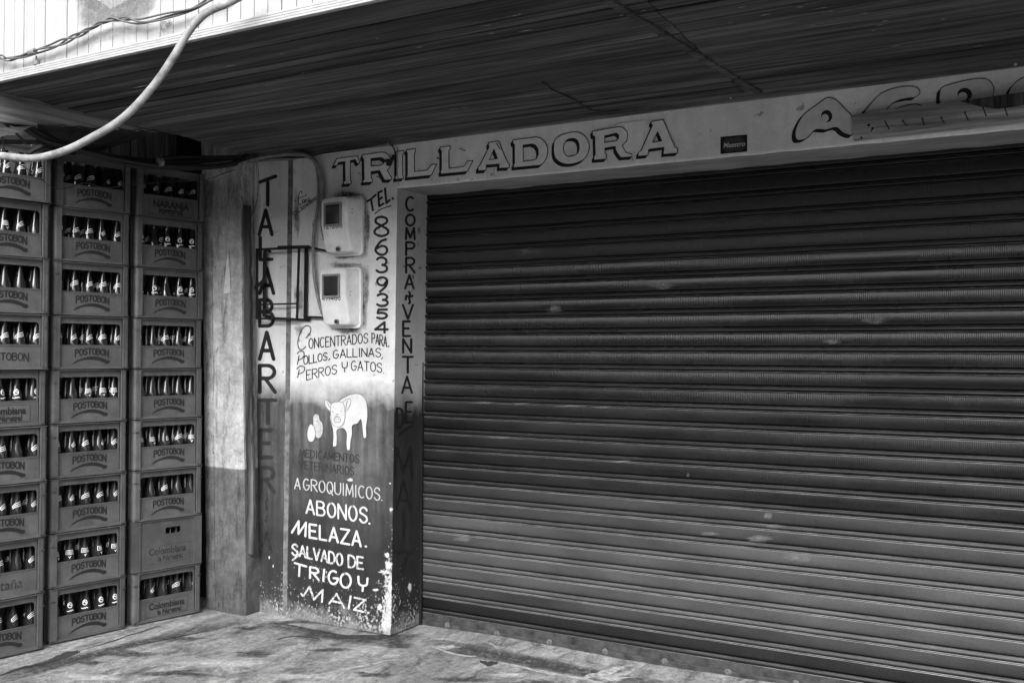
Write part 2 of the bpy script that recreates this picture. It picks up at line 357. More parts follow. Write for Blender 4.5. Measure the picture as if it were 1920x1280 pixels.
def strip(pts, hw):
    """mitred ribbon along 2-D points with round ends; splits at sharp corners"""
    out = []; run = [pts[0]]
    for i in range(1, len(pts)):
        run.append(pts[i])
        if i < len(pts)-1:
            a = Vector(pts[i])-Vector(pts[i-1]); b = Vector(pts[i+1])-Vector(pts[i])
            if a.length > 1e-9 and b.length > 1e-9 and a.angle(b) > R(62): out.append(run); run = [pts[i]]
    out.append(run); res = []
    for r_ in out:
        q = [Vector(r_[0])]
        for p in r_[1:]:
            if (Vector(p)-q[-1]).length > 1e-6: q.append(Vector(p))
        if len(q) < 2: continue
        L = []; Rr = []
        for i in range(len(q)):
            d1 = (q[i]-q[i-1]).normalized() if i else None; d2 = (q[i+1]-q[i]).normalized() if i < len(q)-1 else None
            d = ((d1 or d2)+(d2 or d1)).normalized(); n_ = Vector((-d.y, d.x)); k = 1/max(.5, n_.dot(Vector((-(d1 or d2).y, (d1 or d2).x))))
            j = 1+random.uniform(-.07, .07)
            L.append(q[i]+n_*hw*k*j); Rr.append(q[i]-n_*hw*k*j)
        d0 = (q[1]-q[0]).normalized(); d1 = (q[-1]-q[-2]).normalized()
        cap1 = [q[-1]+Vector((d1.x*math.cos(t)-d1.y*math.sin(t), d1.x*math.sin(t)+d1.y*math.cos(t)))*hw for t in (R(50), 0, R(-50))]
        cap0 = [q[0]-Vector((d0.x*math.cos(t)-d0.y*math.sin(t), d0.x*math.sin(t)+d0.y*math.cos(t)))*hw for t in (R(50), 0, R(-50))]
        res.append((L, Rr, cap0, cap1))
    return res
def strokes(mb, lines, hw, mp, off):
    """lines: 2-D polylines; mp(u, v, off) -> 3-D; each run sits a hair above the one before"""
    k = 0
    for ln_ in lines:
        for L, Rr, c0, c1 in strip(ln_, hw):
            o = off+(k % 9)*.00012; k += 1; n = len(L)
            vs = [mp(p.x, p.y, o) for p in L]+[mp(p.x, p.y, o) for p in Rr]
            fs = [(i, n+i, n+i+1, i+1) for i in range(n-1)]
            a = len(vs); vs += [mp(p.x, p.y, o) for p in c1]; fs.append((n-1, 2*n-1, a+2, a+1, a))
            a = len(vs); vs += [mp(p.x, p.y, o) for p in c0]; fs.append((n, 0, a+2, a+1, a))
            mb.add(vs, fs)
    return mb
def pm(pl): return lambda u, v, o=0.0: on(u, v, pl, o)
def glyph(ch, x0, yt, x1, yb, yt1=None, yb1=None):
    yt1 = yt if yt1 is None else yt1; yb1 = yb if yb1 is None else yb1
    return [[(x0+(x1-x0)*u, (yb+(yb1-yb)*u)*(1-v)+(yt+(yt1-yt)*u)*v) for u, v in l] for l in GL[ch]]
def line(text, x0, t0, b0, x1, t1, b1, bow=0, gap=.28):
    tot = sum(WD.get(c, 1) for c in text)+gap*(len(text)-1); x = 0; o = []
    for c in text:
        wd = WD.get(c, 1)
        if c != ' ':
            ua, ub = x/tot, (x+wd)/tot
            bb = lambda u: bow*4*u*(1-u)
            f = lambda u, a, b: a+(b-a)*u+bb(u)
            o += glyph(c, x0+(x1-x0)*ua, f(ua, t0, t1), x0+(x1-x0)*ub, f(ua, b0, b1), f(ub, t0, t1), f(ub, b0, b1))
        x += wd+gap
    return o
def sc2(ox, oy, k, pts): return [(ox+x/k, oy+y/k) for x, y in pts]
def stain(name, ring, pl, off, mat, parent, rings=5):
    """soft-edged patch: fade 1 at the middle, 0 at the rim"""
    mb = MB(); n = len(ring); cx = sum(p[0] for p in ring)/n; cy = sum(p[1] for p in ring)/n
    vs = [on(cx, cy, pl, off)]; a = [1.0]; fs = []
    for k in range(1, rings+1):
        t = k/rings
        for p in ring: vs.append(on(cx+(p[0]-cx)*t, cy+(p[1]-cy)*t, pl, off)); a.append(max(0, 1-t**2.5))
    for i in range(n): fs.append((0, 1+i, 1+(i+1) % n))
    for k in range(1, rings):
        for i in range(n): fs.append((1+(k-1)*n+i, 1+k*n+i, 1+k*n+(i+1) % n, 1+(k-1)*n+(i+1) % n))
    mb.add(vs, fs); mb.a = a
    return obj(name, mb, mat, parent)
def blob(cx, cy, rx, ry, n=14, j=.3): return [(cx+rx*math.cos(6.2832*i/n)*random.uniform(1-j, 1+j), cy+ry*math.sin(6.2832*i/n)*random.uniform(1-j, 1+j)) for i in range(n)]

# ================================================================== SETTING
def sheet(name, x0, y0, x1, y1, z, mat, th=0):
    mb = MB()
    if th: mb.box((x0, y0, z-th), (x1, y1, z))
    else: mb.add([(x0,y0,z),(x1,y0,z),(x1,y1,z),(x0,y1,z)], [(0,1,2,3)])
    return obj(name, mb, mat, kind='structure')
sheet('ground', -600, -600, 600, 600, -.16, M_ASPH)
sheet('road', -60, -7.2, 60, 1.3, -.15, M_ASPH)
# near pavement: gently uneven cement
def fz(x, y): return .010*mn.noise(Vector((x*1.3, y*1.3, 0)))+.004*mn.noise(Vector((x*6, y*6, 3)))-.004
mb = MB(); nx, ny = 120, 64; X0, X1, Y0, Y1 = -6.0, 3.0, 1.4, 6.2
for j in range(ny+1):
    for i in range(nx+1):
        x = X0+(X1-X0)*i/nx; y = Y0+(Y1-Y0)*j/ny
        mb.v.append((x, y, (.010*mn.noise(Vector((x*1.3, y*1.3, 0)))+.004*mn.noise(Vector((x*6, y*6, 3))))-.004))
mb.f = [(j*(nx+1)+i, j*(nx+1)+i+1, (j+1)*(nx+1)+i+1, (j+1)*(nx+1)+i) for j in range(ny) for i in range(nx)]
pave = obj('pavement', mb, M_FLOOR, kind='structure', smooth=True)
mb = MB().box((-60, 1.25, -.3), (60, 1.4, -.005)); obj('kerb', mb, M_FLOOR, kind='structure')
mb = MB().box((3.0, 1.4, -.3), (60, 6.2, -.004)); mb.box((-60, 1.4, -.3), (-6.0, 6.2, -.004)); obj('pavement', mb, M_FLOOR, kind='structure')
mb = MB().box((-60, -11, -.3), (60, -7.2, 0)); obj('pavement', mb, M_FLOOR, kind='structure')
def floor_line(name, pts, hw, mat, off=.009, taper=True):
    p = c2(pts, 4); p = [(x+random.uniform(-1, 1)*1.4, y+random.uniform(-1, 1)*.8) for x, y in p]; mb = MB(); n = len(p); vs = []
    for i, (x, y) in enumerate(p):
        h = hw*(.35+.65*math.sin(math.pi*min(1, max(0, (i+.3)/n)))) * random.uniform(.6, 1.4) if taper else hw
        vs += [Vector((q.x, q.y, fz(q.x, q.y)+.0022)) for q in (on(x, y-h, FL), on(x, y+h, FL))]
    mb.add(vs, [(2*i, 2*i+1, 2*i+3, 2*i+2) for i in range(n-1)]); return obj(name, mb, mat, pave)
floor_line('crack', [(0,1266),(40,1252),(75,1244),(110,1234),(150,1220)], 3.0, M_CRACK)
floor_line('crack', [(92,1237),(120,1226),(145,1219)], 4.5, M_CRACK)
floor_line('crack', [(150,1218),(190,1206),(240,1190),(300,1172)], .8, M_CRACK)
floor_line('crack', [(520,1196),(560,1190),(600,1196)], 1.2, M_CRACK)
floor_line('crack', [(900,1238),(915,1243),(932,1240)], 4, M_CRACK)
floor_line('mortar_line', [(560,1272),(640,1256),(700,1242),(760,1232)], 1.6, M_PATCH)
floor_line('mortar_line', [(795,1206),(830,1218),(860,1226),(892,1229)], 1.6, M_PATCH)
floor_line('mortar_line', [(935,1240),(985,1250),(1050,1262),(1110,1272),(1160,1284)], 2.2, M_PATCH)
floor_line('mortar_line', [(900,1202),(930,1212),(938,1232)], 1.0, M_PATCH)
floor_line('mortar_line', [(1090,1268),(1130,1258),(1170,1248)], 5, M_PATCH)
floor_line('mortar_line', [(1110,1278),(1150,1268),(1190,1252)], 3.5, M_PATCH)

M_FGRIME_SHADE = fade_mat('floor_grime_and_shade', .04, .7); M_FPALE = fade_mat('pale_floor_wear', .48, .7)
def fstain(name, ring, mat, lift=.0018):
    o = stain(name, c2(ring, 3, True), FL, 0, mat, pave, 8)
    for v in o.data.vertices: v.co.z = fz(v.co.x, v.co.y)+lift
for cx, cy, rx, ry in [(650,1190,46,6),(560,1165,50,6),(470,1175,30,5),(745,1205,30,8),(250,1225,46,7),(480,1225,60,7),(170,1240,22,5),(340,1195,50,5),(860,1270,60,5),(620,1215,50,4),(700,1262,50,5),(330,1262,70,7),(1000,1280,80,9)]:
    fstain('grime_and_shade', blob(cx, cy, rx, ry, 12, .45), M_FGRIME_SHADE)
fstain('grime_and_shade', [(795,1192),(860,1202),(1000,1228),(1150,1255),(1300,1285),(1200,1288),(1080,1264),(930,1240),(850,1226),(800,1212)], M_FGRIME_SHADE)
fstain('grime_and_shade', [(-20,1262),(60,1245),(200,1212),(370,1170),(460,1158),(470,1166),(380,1182),(200,1228),(60,1266),(-20,1285)], M_FGRIME_SHADE, .0026)  # painted contact shadow along the foot of the crates
fstain('grime_and_shade', [(470,1158),(600,1184),(735,1200),(790,1186),(800,1192),(740,1212),(600,1196),(470,1170)], M_FGRIME_SHADE, .0026)  # painted contact shadow along the foot of the wall
for cx, cy, rx, ry in [(420,1245,90,10),(180,1270,80,9),(840,1212,32,5),(1150,1266,46,7),(830,1196,26,3),(560,1270,60,6),(960,1262,50,6)]:
    fstain('pale_wear', blob(cx, cy, rx, ry, 12, .45), M_FPALE, .0032)
# the house across the street, mirrored in the steel shutter
ob = thing('opposite_house', 'long whitewashed house across the street with dark skirting and a deep dark eave', 'house', (0, -8.2, 0))
M_WHW = simple('whitewash', .72, .85, 0, .1, 3); M_SKIRT = simple('dark_skirting_paint', .06, .8, 0, .2, 4)
obj('wall', MB().box((-26, -12, 1.15), (24, -8.2, 3.6)), M_WHW, ob); obj('skirting', MB().box((-26, -12, -.1), (24, -8.17, 1.148)), M_SKIRT, ob)
obj('eave', MB().box((-26.5, -12.5, 3.602), (24.5, -7.0, 4.1)), M_SKIRT, ob); obj('roof', MB().hexa([(-26.5,-12.5,4.102),(24.5,-12.5,4.102),(24.5,-7,4.102),(-26.5,-7,4.102),(-26,-10.5,5.0),(24,-10.5,5.0),(24,-9.5,5.0),(-26,-9.5,5.0)]), M_SKIRT, ob)
for i in range(9):
    x = -23+i*5.3
    if i % 2: obj('door', MB().box((x, -8.19, 0), (x+1.0, -8.15, 2.2)), M_SKIRT, ob)
    else:
        obj('window', MB().box((x, -8.19, 1.3), (x+.9, -8.16, 2.3)), M_SKIRT, ob)
# ================================================================== PAINTED WALL (pier, jamb, lintel)
wall = thing('shop_wall', 'pale painted shop wall with dark lower band, hand-lettered pier and lintel round the roller shutter', 'wall', (-3.8, YF, 0))
zT = 2.699; cornerT = on(745, 352, FW); cornerB = on(733, 1190, FW)
def arris(z): return cornerB.x+(cornerT.x-cornerB.x)*z/2.461
# main pier panel: fine grid on the front, roughened near the arris
def grooveR(z): return fx(538, 1150)+(fx(550, 300)-fx(538, 1150))*z/2.7
def grooveL(z): return fx(530, 1150)+(fx(541, 300)-fx(530, 1150))*z/2.7
mb = MB(); nz = 150
cols = [0, .1, .25, .4, .55, .7, .8, .86, .90, .93, .95, .97, .985, 1.0]; nc = len(cols)
def chipf(z, s): return max(0, mn.noise(Vector((s*2.1, z*16, 1.7)))+.25*mn.noise(Vector((s, z*60, 4)))+.12)*(.25+.75*max(0, 1-z/1.6))
for j in range(nz+1):
    z = zT*j/nz; ax = arris(min(z, 2.461)); gx = grooveR(z)
    for t in cols:
        x = gx+(ax-gx)*t; d = 0
        if t > .9: d = (t-.9)/.1*.020*chipf(z, 0) if z < 2.44 else 0
        xx = x - (.016*chipf(z, 0) if t == 1.0 and z < 2.44 else 0)
        yy = YF+d+.0015*mn.noise(Vector((x*4, z*4, 0)))
        if z < .05: yy -= .006
        mb.v.append((xx, yy, z))
for j in range(nz):
    for i in range(nc-1): mb.f.append((j*nc+i, j*nc+i+1, (j+1)*nc+i+1, (j+1)*nc+i))
pier = obj('pier', mb, M_WALL, wall, smooth=True)
# jamb (side of the opening), sharing the ragged arris
mb = MB(); nj = 8; zj = 2.461
for j in range(nz+1):
    z = zj*j/nz; ax = arris(z)
    for i in range(nj+1):
        t = i/nj; y = YF+(YS+.14-YF)*t; x = ax
        if i == 0: y += .020*chipf(z, 0); x -= .016*chipf(z, 0)
        if i == 1: x -= .004*chipf(z, 0)
        mb.v.append((x, y, z))
for j in range(nz):
    for i in range(nj): mb.f.append((j*(nj+1)+i, j*(nj+1)+i+1, (j+1)*(nj+1)+i+1, (j+1)*(nj+1)+i))
obj('jamb', mb, M_JAMB, wall, smooth=True)
# left panel beyond the groove, groove bed
xl = on(470, 700, FW).x
mb = MB().hexa([(xl-.02, YF+.012, -.02), (grooveL(0), YF+.012, -.02), (grooveL(0), YF+.3, -.02), (xl-.02, YF+.3, -.02),
                (xl-.0, YF+.012, 2.76), (grooveL(2.76), YF+.012, 2.76), (grooveL(2.76), YF+.3, 2.76), (xl, YF+.3, 2.76)])
lp = obj('side_panel', mb, M_WALLL, wall, bevel=.008)
mb = MB().hexa([(grooveL(0)-.01, YF+.009, -.02), (grooveR(0)+.01, YF+.009, -.02), (grooveR(0)+.01, YF+.25, -.02), (grooveL(0)-.01, YF+.25, -.02),
                (grooveL(2.76)-.01, YF+.009, 2.76), (grooveR(2.76)+.01, YF+.009, 2.76), (grooveR(2.76)+.01, YF+.25, 2.76), (grooveL(2.76)-.01, YF+.25, 2.76)])
obj('joint', mb, simple('joint_dirt', .14, .95, 0, .6, 20, .6), wall)
# lintel: front sheet with slightly ragged lower edge, then the cement underside
mb = MB(); nl = 200; xa, xb = arris(2.461), 1.6
for i in range(nl+1):
    x = xa+(xb-xa)*i/nl; zb_ = 2.461-.006*(x-xa)/3+.0025*mn.noise(Vector((x*9, 0, 5)))
    mb.v += [(x, YF+.003, zb_-.004), (x, YF, zb_+.005), (x, YF, zT+.01)]
mb.f = [(3*i+k, 3*i+3+k, 3*i+4+k, 3*i+1+k) for i in range(nl) for k in (0, 1)]
obj('lintel', mb, M_LINT, wall)
mb = MB()
for i in range(nl+1):
    x = xa+(xb-xa)*i/nl; zb_ = 2.461-.006*(x-xa)/3+.0025*mn.noise(Vector((x*9, 0, 5)))-.004
    for k in range(6): mb.v.append((x, YF+.003+(YS+.15-YF)*k/5, zb_+(0 if k == 0 else .006*mn.noise(Vector((x*5, k, 2))))))
mb.f = [(6*i+k, 6*i+k+1, 6*i+7+k, 6*i+6+k) for i in range(nl) for k in range(5)]
obj('lintel_underside', mb, M_CEM, wall, smooth=True)
# core behind, so that nothing is paper thin
mb = MB().hexa([(grooveR(0)+.01, YF+.06, 0), (arris(0)-.025, YF+.06, 0), (arris(0)-.025, YS+.14, 0), (grooveR(0)+.01, YS+.14, 0),
                (grooveR(0)+.01, YF+.06, 3), (arris(0)-.025, YF+.06, 3), (arris(0)-.025, YS+.14, 3), (grooveR(0)+.01, YS+.14, 3)])
mb.box((xa-.1, YF+.02, 2.50), (xb, YS+.14, 3)); mb.box((xb, YF, -.1), (xb+.8, YS+.3, 3)); obj('wall_core', mb, M_WALLL, wall)

# painted letters on the pier
def paint(name, lines, hw, pl, off, mat, label=None, parent=wall):
    o = obj(name, strokes(MB(), lines, hw, pm(pl), off), mat, parent)
    if label: o['label'] = label
    return o
PWL = (Vector((0, YF+.012, 0)), Vector((0, -1, 0)))
def tall(l, o, k): return [(c, o[0]+a/k, o[1]+b/k, o[0]+c_/k, o[1]+d/k) for c, a, b, c_, d in l]
tal = [('T',487,336,517,383,-11),('A',486,394,510,440,0),('L',488,444,510,486,-3),('A',487,503,513,550,0),('B',487,562,513,611,0)]
ls = []
for c, x0, y0, x1, y1, s in tal: ls += glyph(c, x0, y0-s/2, x1, y1-s/4, y0+s/2, y1)
paint('painted_word', ls, 3.3, PWL, .0015, M_INK, 'black hand-painted letters running down the side panel')
ls = []
for c, x0, y0, x1, y1 in [('A',487,623,513,673),('R',487,685,516,735)]: ls += glyph(c, x0, y0, x1, y1)
paint('painted_word', ls, 3.6, PWL, .0015, M_INK)
ls = []
for c, x0, y0, x1, y1 in [('T',487,750,517,793),('E',488,806,509,857),('R',488,876,514,922)]: ls += glyph(c, x0, y0, x1, y1)
paint('painted_word', ls, 3.6, PWL, .0015, M_INK_LOW)
paint('painted_word', [[(500,935),(499,975)]]+glyph('A', 490, 996, 508, 1034), 3.2, PWL, .0015, M_INK_FADE)
S8 = lambda p: sc2(680, 340, 4.267, p)
paint('painted_word', [S8([(38,160),(70,140),(105,108)]), S8([(66,142),(82,232)]), S8([(155,78),(124,92),(132,200),(168,178)]), S8([(128,148),(155,130)]),
      S8([(178,58),(190,175),(216,150)]), S8([(239,136),(243,142)])], 2.0, FW, .0015, M_INK)
paint('painted_line', [S8(c2([(97,260),(150,222),(228,196)], 4))], 1.0, FW, .0015, M_INK)
ls = []
for c, x0, y0, x1, y1 in [('8',95,278,205,445),('6',102,455,200,592),('3',110,602,200,735),('9',112,762,202,888),('3',115,893,205,1003),('5',110,1018,198,1104),('4',100,1120,200,1215)]:
    ls += glyph(c, 680+x0/4.267, 340+y0/4.267+1.6, 680+x1/4.267, 340+y1/4.267-1.6)
paint('painted_number', ls, 2.3, FW, .0015, M_INK)
# jamb column
ls = []
for c, x0, y0, x1, y1 in [('C',346,126,410,236),('O',346,266,416,354),('M',346,374,416,464),('P',348,488,418,590),('R',348,612,416,730),('A',340,750,408,856),('V',322,988,402,1100),('E',324,1120,380,1236)]:
    ls += glyph(c, 680+x0/4.267, 340+y0/4.267, 680+x1/4.267, 340+y1/4.267)
ls.append(S8(c2([(345,945),(350,915),(375,925),(398,915)], 4))); ls.append(S8(c2([(370,885),(378,900),(372,940),(380,965),(370,975)], 4)))
for c, x0, y0, x1, y1 in [('N',132,322,196,430),('T',130,464,208,590),('A',124,622,202,752)]: ls += glyph(c, 725+x0/4.267, 560+y0/4.267, 725+x1/4.267, 560+y1/4.267)
paint('painted_word', ls, 2.1, JB, .0015, M_INK)
ls = []
for c, x0, y0, x1, y1 in [('D',82,876,135,1026),('E',154,826,205,986)]: ls += glyph(c, 725+x0/4.267, 560+y0/4.267, 725+x1/4.267, 560+y1/4.267)
ls.append(sc2(725, 560, 4.267, [(97,1088),(140,1050),(204,1014)]))
for c, x0, y0, x1, y1 in [('M',54,62,160,245),('A',60,270,152,455),('I',80,478,135,638)]: ls += glyph(c, 725+x0/3.368, 820+y0/3.368, 725+x1/3.368, 820+y1/3.368)
ls.append(sc2(725, 820, 3.368, [(62,722),(150,712),(92,840)]))
paint('painted_word', ls, 2.0, JB, .0015, M_INK_JAMB)
# advertising lines
c1 = lambda p: sc2(545, 600, 9.6, p)
def L1(t, x0, t0, b0, x1, t1, b1, bow=0, ox=545, oy=600, k=9.6, gap=.28): return line(t, ox+x0/k, oy+t0/k, oy+b0/k, ox+x1/k, oy+t1/k, oy+b1/k, bow/k, gap)
ls = [c1(c2([(275,320),(345,240),(362,150),(310,98),(230,130),(160,260),(128,400),(150,510),(210,530),(272,475)], 5))]
ls += L1('ONCENTRADOS', 328, 335, 512, 1390, 235, 408, 0, gap=.32)+L1('PARA', 1462, 232, 412, 1730, 295, 482)+[c1([(1770,462),(1758,482)])]
ls += [c1(c2([(118,605),(160,562),(230,570),(240,640),(200,690),(140,722)], 5)), c1([(150,640),(122,795)])]
ls += L1('OLLOS', 235, 648, 802, 660, 580, 716)+[c1([(705,690),(685,722)])]+L1('GALLINAS', 765, 545, 692, 1625, 508, 664, -18)+[c1([(1655,668),(1635,706)])]
ls += [c1(c2([(112,880),(165,828),(240,840),(250,890),(215,940),(140,968)], 5)), c1([(155,890),(125,1030)])]
ls += L1('ERROS', 285, 905, 1078, 832, 802, 958)+L1('Y', 925, 758, 932, 1022, 752, 926)+L1('GATOS', 1092, 735, 905, 1645, 780, 942, -12)+[c1([(1672,955),(1676,960)])]
paint('painted_text', ls, .95, FW, .0015, M_INK)
# animals: egg, chick, pig
c4 = lambda p, n=4, cl=True: sc2(560, 725, 10.24, c2(p, n, cl))
def shape(name, poly, pl, off, mat, hw=.5, ink=M_INK, parent=wall, holes=(), outline=True, label=None):
    o = obj(name, MB().plate(poly, list(holes), pm_th(pl, off), 0), mat, parent)
    if label: o['label'] = label
    if outline:
        ls = [poly+[poly[0]]]+[h+[h[0]] for h in holes]
        obj('painted_outline', strokes(MB(), ls, hw, pm(pl), off+.0005), ink, parent)
    return o
def pm_th(pl, off): return lambda u, v, d: on(u, v, pl, off+d)
chick = c4([(285,560),(310,525),(350,520),(390,555),(405,630),(450,690),(468,790),(455,900),(410,975),(345,975),(300,900),(275,760),(280,640),(255,640),(275,610)])
shape('painted_chick', chick, FW, .0012, M_CHICK, .35)
egg = c4([(240,715),(285,760),(315,850),(312,960),(280,1035),(230,1055),(185,1020),(162,930),(175,810),(205,740)])
shape('painted_egg', egg, FW, .0026, M_PIG, .35)
pig = c4([(770,280),(900,190),(1040,135),(1180,140),(1270,220),(1310,340),(1322,520),(1315,640),(1295,780),(1300,950),(1270,985),(1240,960),(1225,820),(1195,620),(1130,700),(1030,740),
          (1025,900),(995,1060),(985,1190),(955,1220),(925,1190),(915,1060),(920,890),(850,790),(735,830),(735,960),(725,1120),(690,1145),(655,1130),(665,960),(655,820),(625,700),(600,600),(612,520)], 3)
shape('painted_pig', pig, FW, .0012, M_PIG, .4)
ear = c4([(850,290),(960,225),(1000,250),(990,340),(940,430),(890,465),(880,400)])
shape('painted_ear', ear, FW, .0026, M_PIG, .35)
ear2 = c4([(625,340),(560,270),(510,245),(495,300),(520,380),(570,440),(615,465)])
shape('painted_ear', ear2, FW, .0026, M_PIG, .35)
head = c4([(625,335),(680,295),(760,285),(840,295),(875,370),(888,480),(885,620),(850,720),(780,765),(700,755),(640,690),(615,580),(612,440)])
shape('painted_head', head, FW, .0040, M_PIG, .35)
d4 = lambda p: sc2(560, 725, 10.24, p)
paint('painted_face', [c4([(740,575),(785,590),(800,635),(785,680),(745,670),(700,682),(680,640),(692,592)])+[c4([(740,575),(785,590)])[0]], d4([(712,620),(716,632)]), d4([(762,615),(764,630)]),
      d4([(640,470),(672,488)]), d4([(800,468),(826,458)]), d4([(720,525),(765,518)]), d4([(705,558),(752,550)]), d4([(550,300),(600,400)]), d4([(938,265),(912,340),(905,440)]), d4([(315,590),(318,600)]), d4([(340,655),(362,672)]),
      d4([(345,985),(330,1025),(355,1025)]), d4([(405,980),(410,1020),(390,1028)])], .38, FW, .0055, M_INK)
L3 = lambda *a, **k: L1(*a, ox=540, oy=830, k=8, **k)
paint('painted_text', L3('MEDICAMENTOS', 178, 95, 203, 1065, 182, 300, gap=.34)+L3('VETERINARIOS', 172, 265, 378, 990, 362, 486, gap=.34)+[sc2(540,830,8,[(1028,474),(1034,478)])], .95, FW, .0015, M_INK_LOW)
def outlined(ls, hw, mat, edge=.55, m2=M_INK):
    paint('painted_outline', ls, hw+edge, FW, .0010, m2); paint('painted_text', ls, hw, FW, .0026, mat)
outlined(L3('A', 100, 528, 684, 182, 532, 692)+L3('GROQUIMICOS', 232, 535, 700, 1380, 678, 860, gap=.34)+[sc2(540,830,8,[(1404,856),(1410,862)])], 1.15, M_CREAM)
outlined(L3('ABONOS', 275, 850, 1050, 1190, 975, 1200, gap=.36)+[sc2(540,830,8,[(1218,1206),(1224,1210)])], 1.75, M_WHITE)
L4 = lambda *a, **k: L1(*a, ox=535, oy=960, k=6.4, **k)
s4 = lambda p: sc2(535, 960, 6.4, p)
ls = [s4([(78,242),(160,105),(158,258),(248,122),(240,285)])]+L4('ELAZA', 290, 142, 300, 905, 232, 408, gap=.36)+[s4([(962,406),(970,410)])]
ls += [s4([(112,606),(252,648)]), s4([(172,625),(164,762)])]+L4('R', 296, 655, 785, 400, 672, 810)+[s4([(466,685),(454,822)])]+L4('G', 520, 698, 855, 632, 705, 862)+L4('O', 662, 728, 900, 786, 736, 905)+L4('Y', 876, 768, 938, 986, 790, 945)
paint('painted_text', ls, 1.9, FW, .0015, M_WHITE)
ls = L4('SALVADO', 80, 378, 505, 685, 500, 640, gap=.3)+L4('DE', 756, 512, 655, 935, 542, 682)+[s4([(160,510),(88,572)])]
ls += [s4(c2([(190,975),(215,1000),(245,960)], 4)+[(292,888),(342,1045),(450,928),(438,1072)])]+L4('A', 524, 965, 1095, 706, 985, 1145)+[s4([(784,1002),(760,1152)]), s4([(828,1020),(955,1050),(822,1165),(935,1192)]), s4([(992,1198),(1000,1204)])]
paint('painted_text', ls, 1.7, FW, .0015, M_WHITE_W)
# sign painter's small signature
def rot(text, x0, y0, x1, y1, h, gap=.3):
    ax = Vector((x1-x0, y1-y0)); L = ax.length; ax.normalize(); up = Vector((ax.y, -ax.x))
    out = []
    for l in line(text, 0, 0, h, L, 0, h, 0, gap): out.append([(x0+ax.x*u+up.x*(h-v), y0+ax.y*u+up.y*(h-v)) for u, v in l])
    return out
s7 = lambda p: sc2(540, 340, 4.267, p)
ls = [s7(c2([(112,95),(104,78),(88,100),(80,150),(88,182),(102,186),(118,170)], 4)), s7([(52,158),(64,152)]), s7([(84,138),(128,118)]), s7(c2([(132,150),(118,150),(114,165),(124,172),(134,155),(134,172)], 3)),
      s7(c2([(140,168),(138,148),(146,148),(152,162)], 3)), s7([(138,104),(142,118)]), s7(c2([(160,140),(170,138),(174,150),(166,160),(158,150),(160,140)], 3))]
paint('painted_signature', ls, .62, FW, .0015, M_INK)
paint('painted_signature', rot('CEL.321408003', 553, 403.5, 598, 371, 5.4)+[s7([(62,298),(66,302)])], .62, FW, .0015, M_INK)
# grime, painted contact shade by the meters, and bare plaster patches
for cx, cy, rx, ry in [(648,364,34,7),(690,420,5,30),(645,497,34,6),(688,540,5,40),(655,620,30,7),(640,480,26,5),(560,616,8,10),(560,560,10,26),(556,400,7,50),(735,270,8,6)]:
    stain('grime_and_shade', blob(cx, cy, rx, ry), FW, .0008, M_GRIME_SHADE, wall)
for cx, cy, rx, ry in [(728,1060,9,9),(722,1072,14,5),(712,1138,7,7),(731,1100,4,16),(729,1130,5,14),(657,899,7,4),(733,955,4,5),(731,906,2,2),(725,1040,5,5),(705,1105,7,2.5)]:
    stain('bare_plaster', blob(cx, cy, rx, ry, 14, .4), FW, .0008, M_LIME, wall)
stain('bare_plaster', blob(769, 1101, 4, 10, 12, .3), JB, .0008, M_LIME, wall)
for cx, cy, rx, ry in [(762,432,3,7),(786,433,3,9),(757,499,3,3),(788,502,4,3)]: stain('grime_and_shade', blob(cx, cy, rx, ry), JB, .0008, M_GRIME_SHADE, wall)
for cx, cy in [(478,885),(505,1045),(512,1060),(482,1075)]: stain('bare_plaster', blob(cx, cy, 1.6, 4, 10, .5), PWL, .0008, M_LIME, wall)

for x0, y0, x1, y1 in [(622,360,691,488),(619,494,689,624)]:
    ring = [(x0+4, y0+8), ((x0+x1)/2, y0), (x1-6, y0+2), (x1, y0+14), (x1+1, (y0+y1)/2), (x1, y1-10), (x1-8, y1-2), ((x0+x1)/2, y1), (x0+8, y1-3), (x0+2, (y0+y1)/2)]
    stain('grime_and_shade', c2(ring, 3, True), FW, .0006, fade_mat('meter_contact_shade', .02, 1.0), wall, 12)  # dark halo: contact shadow of the meter painted on the wall
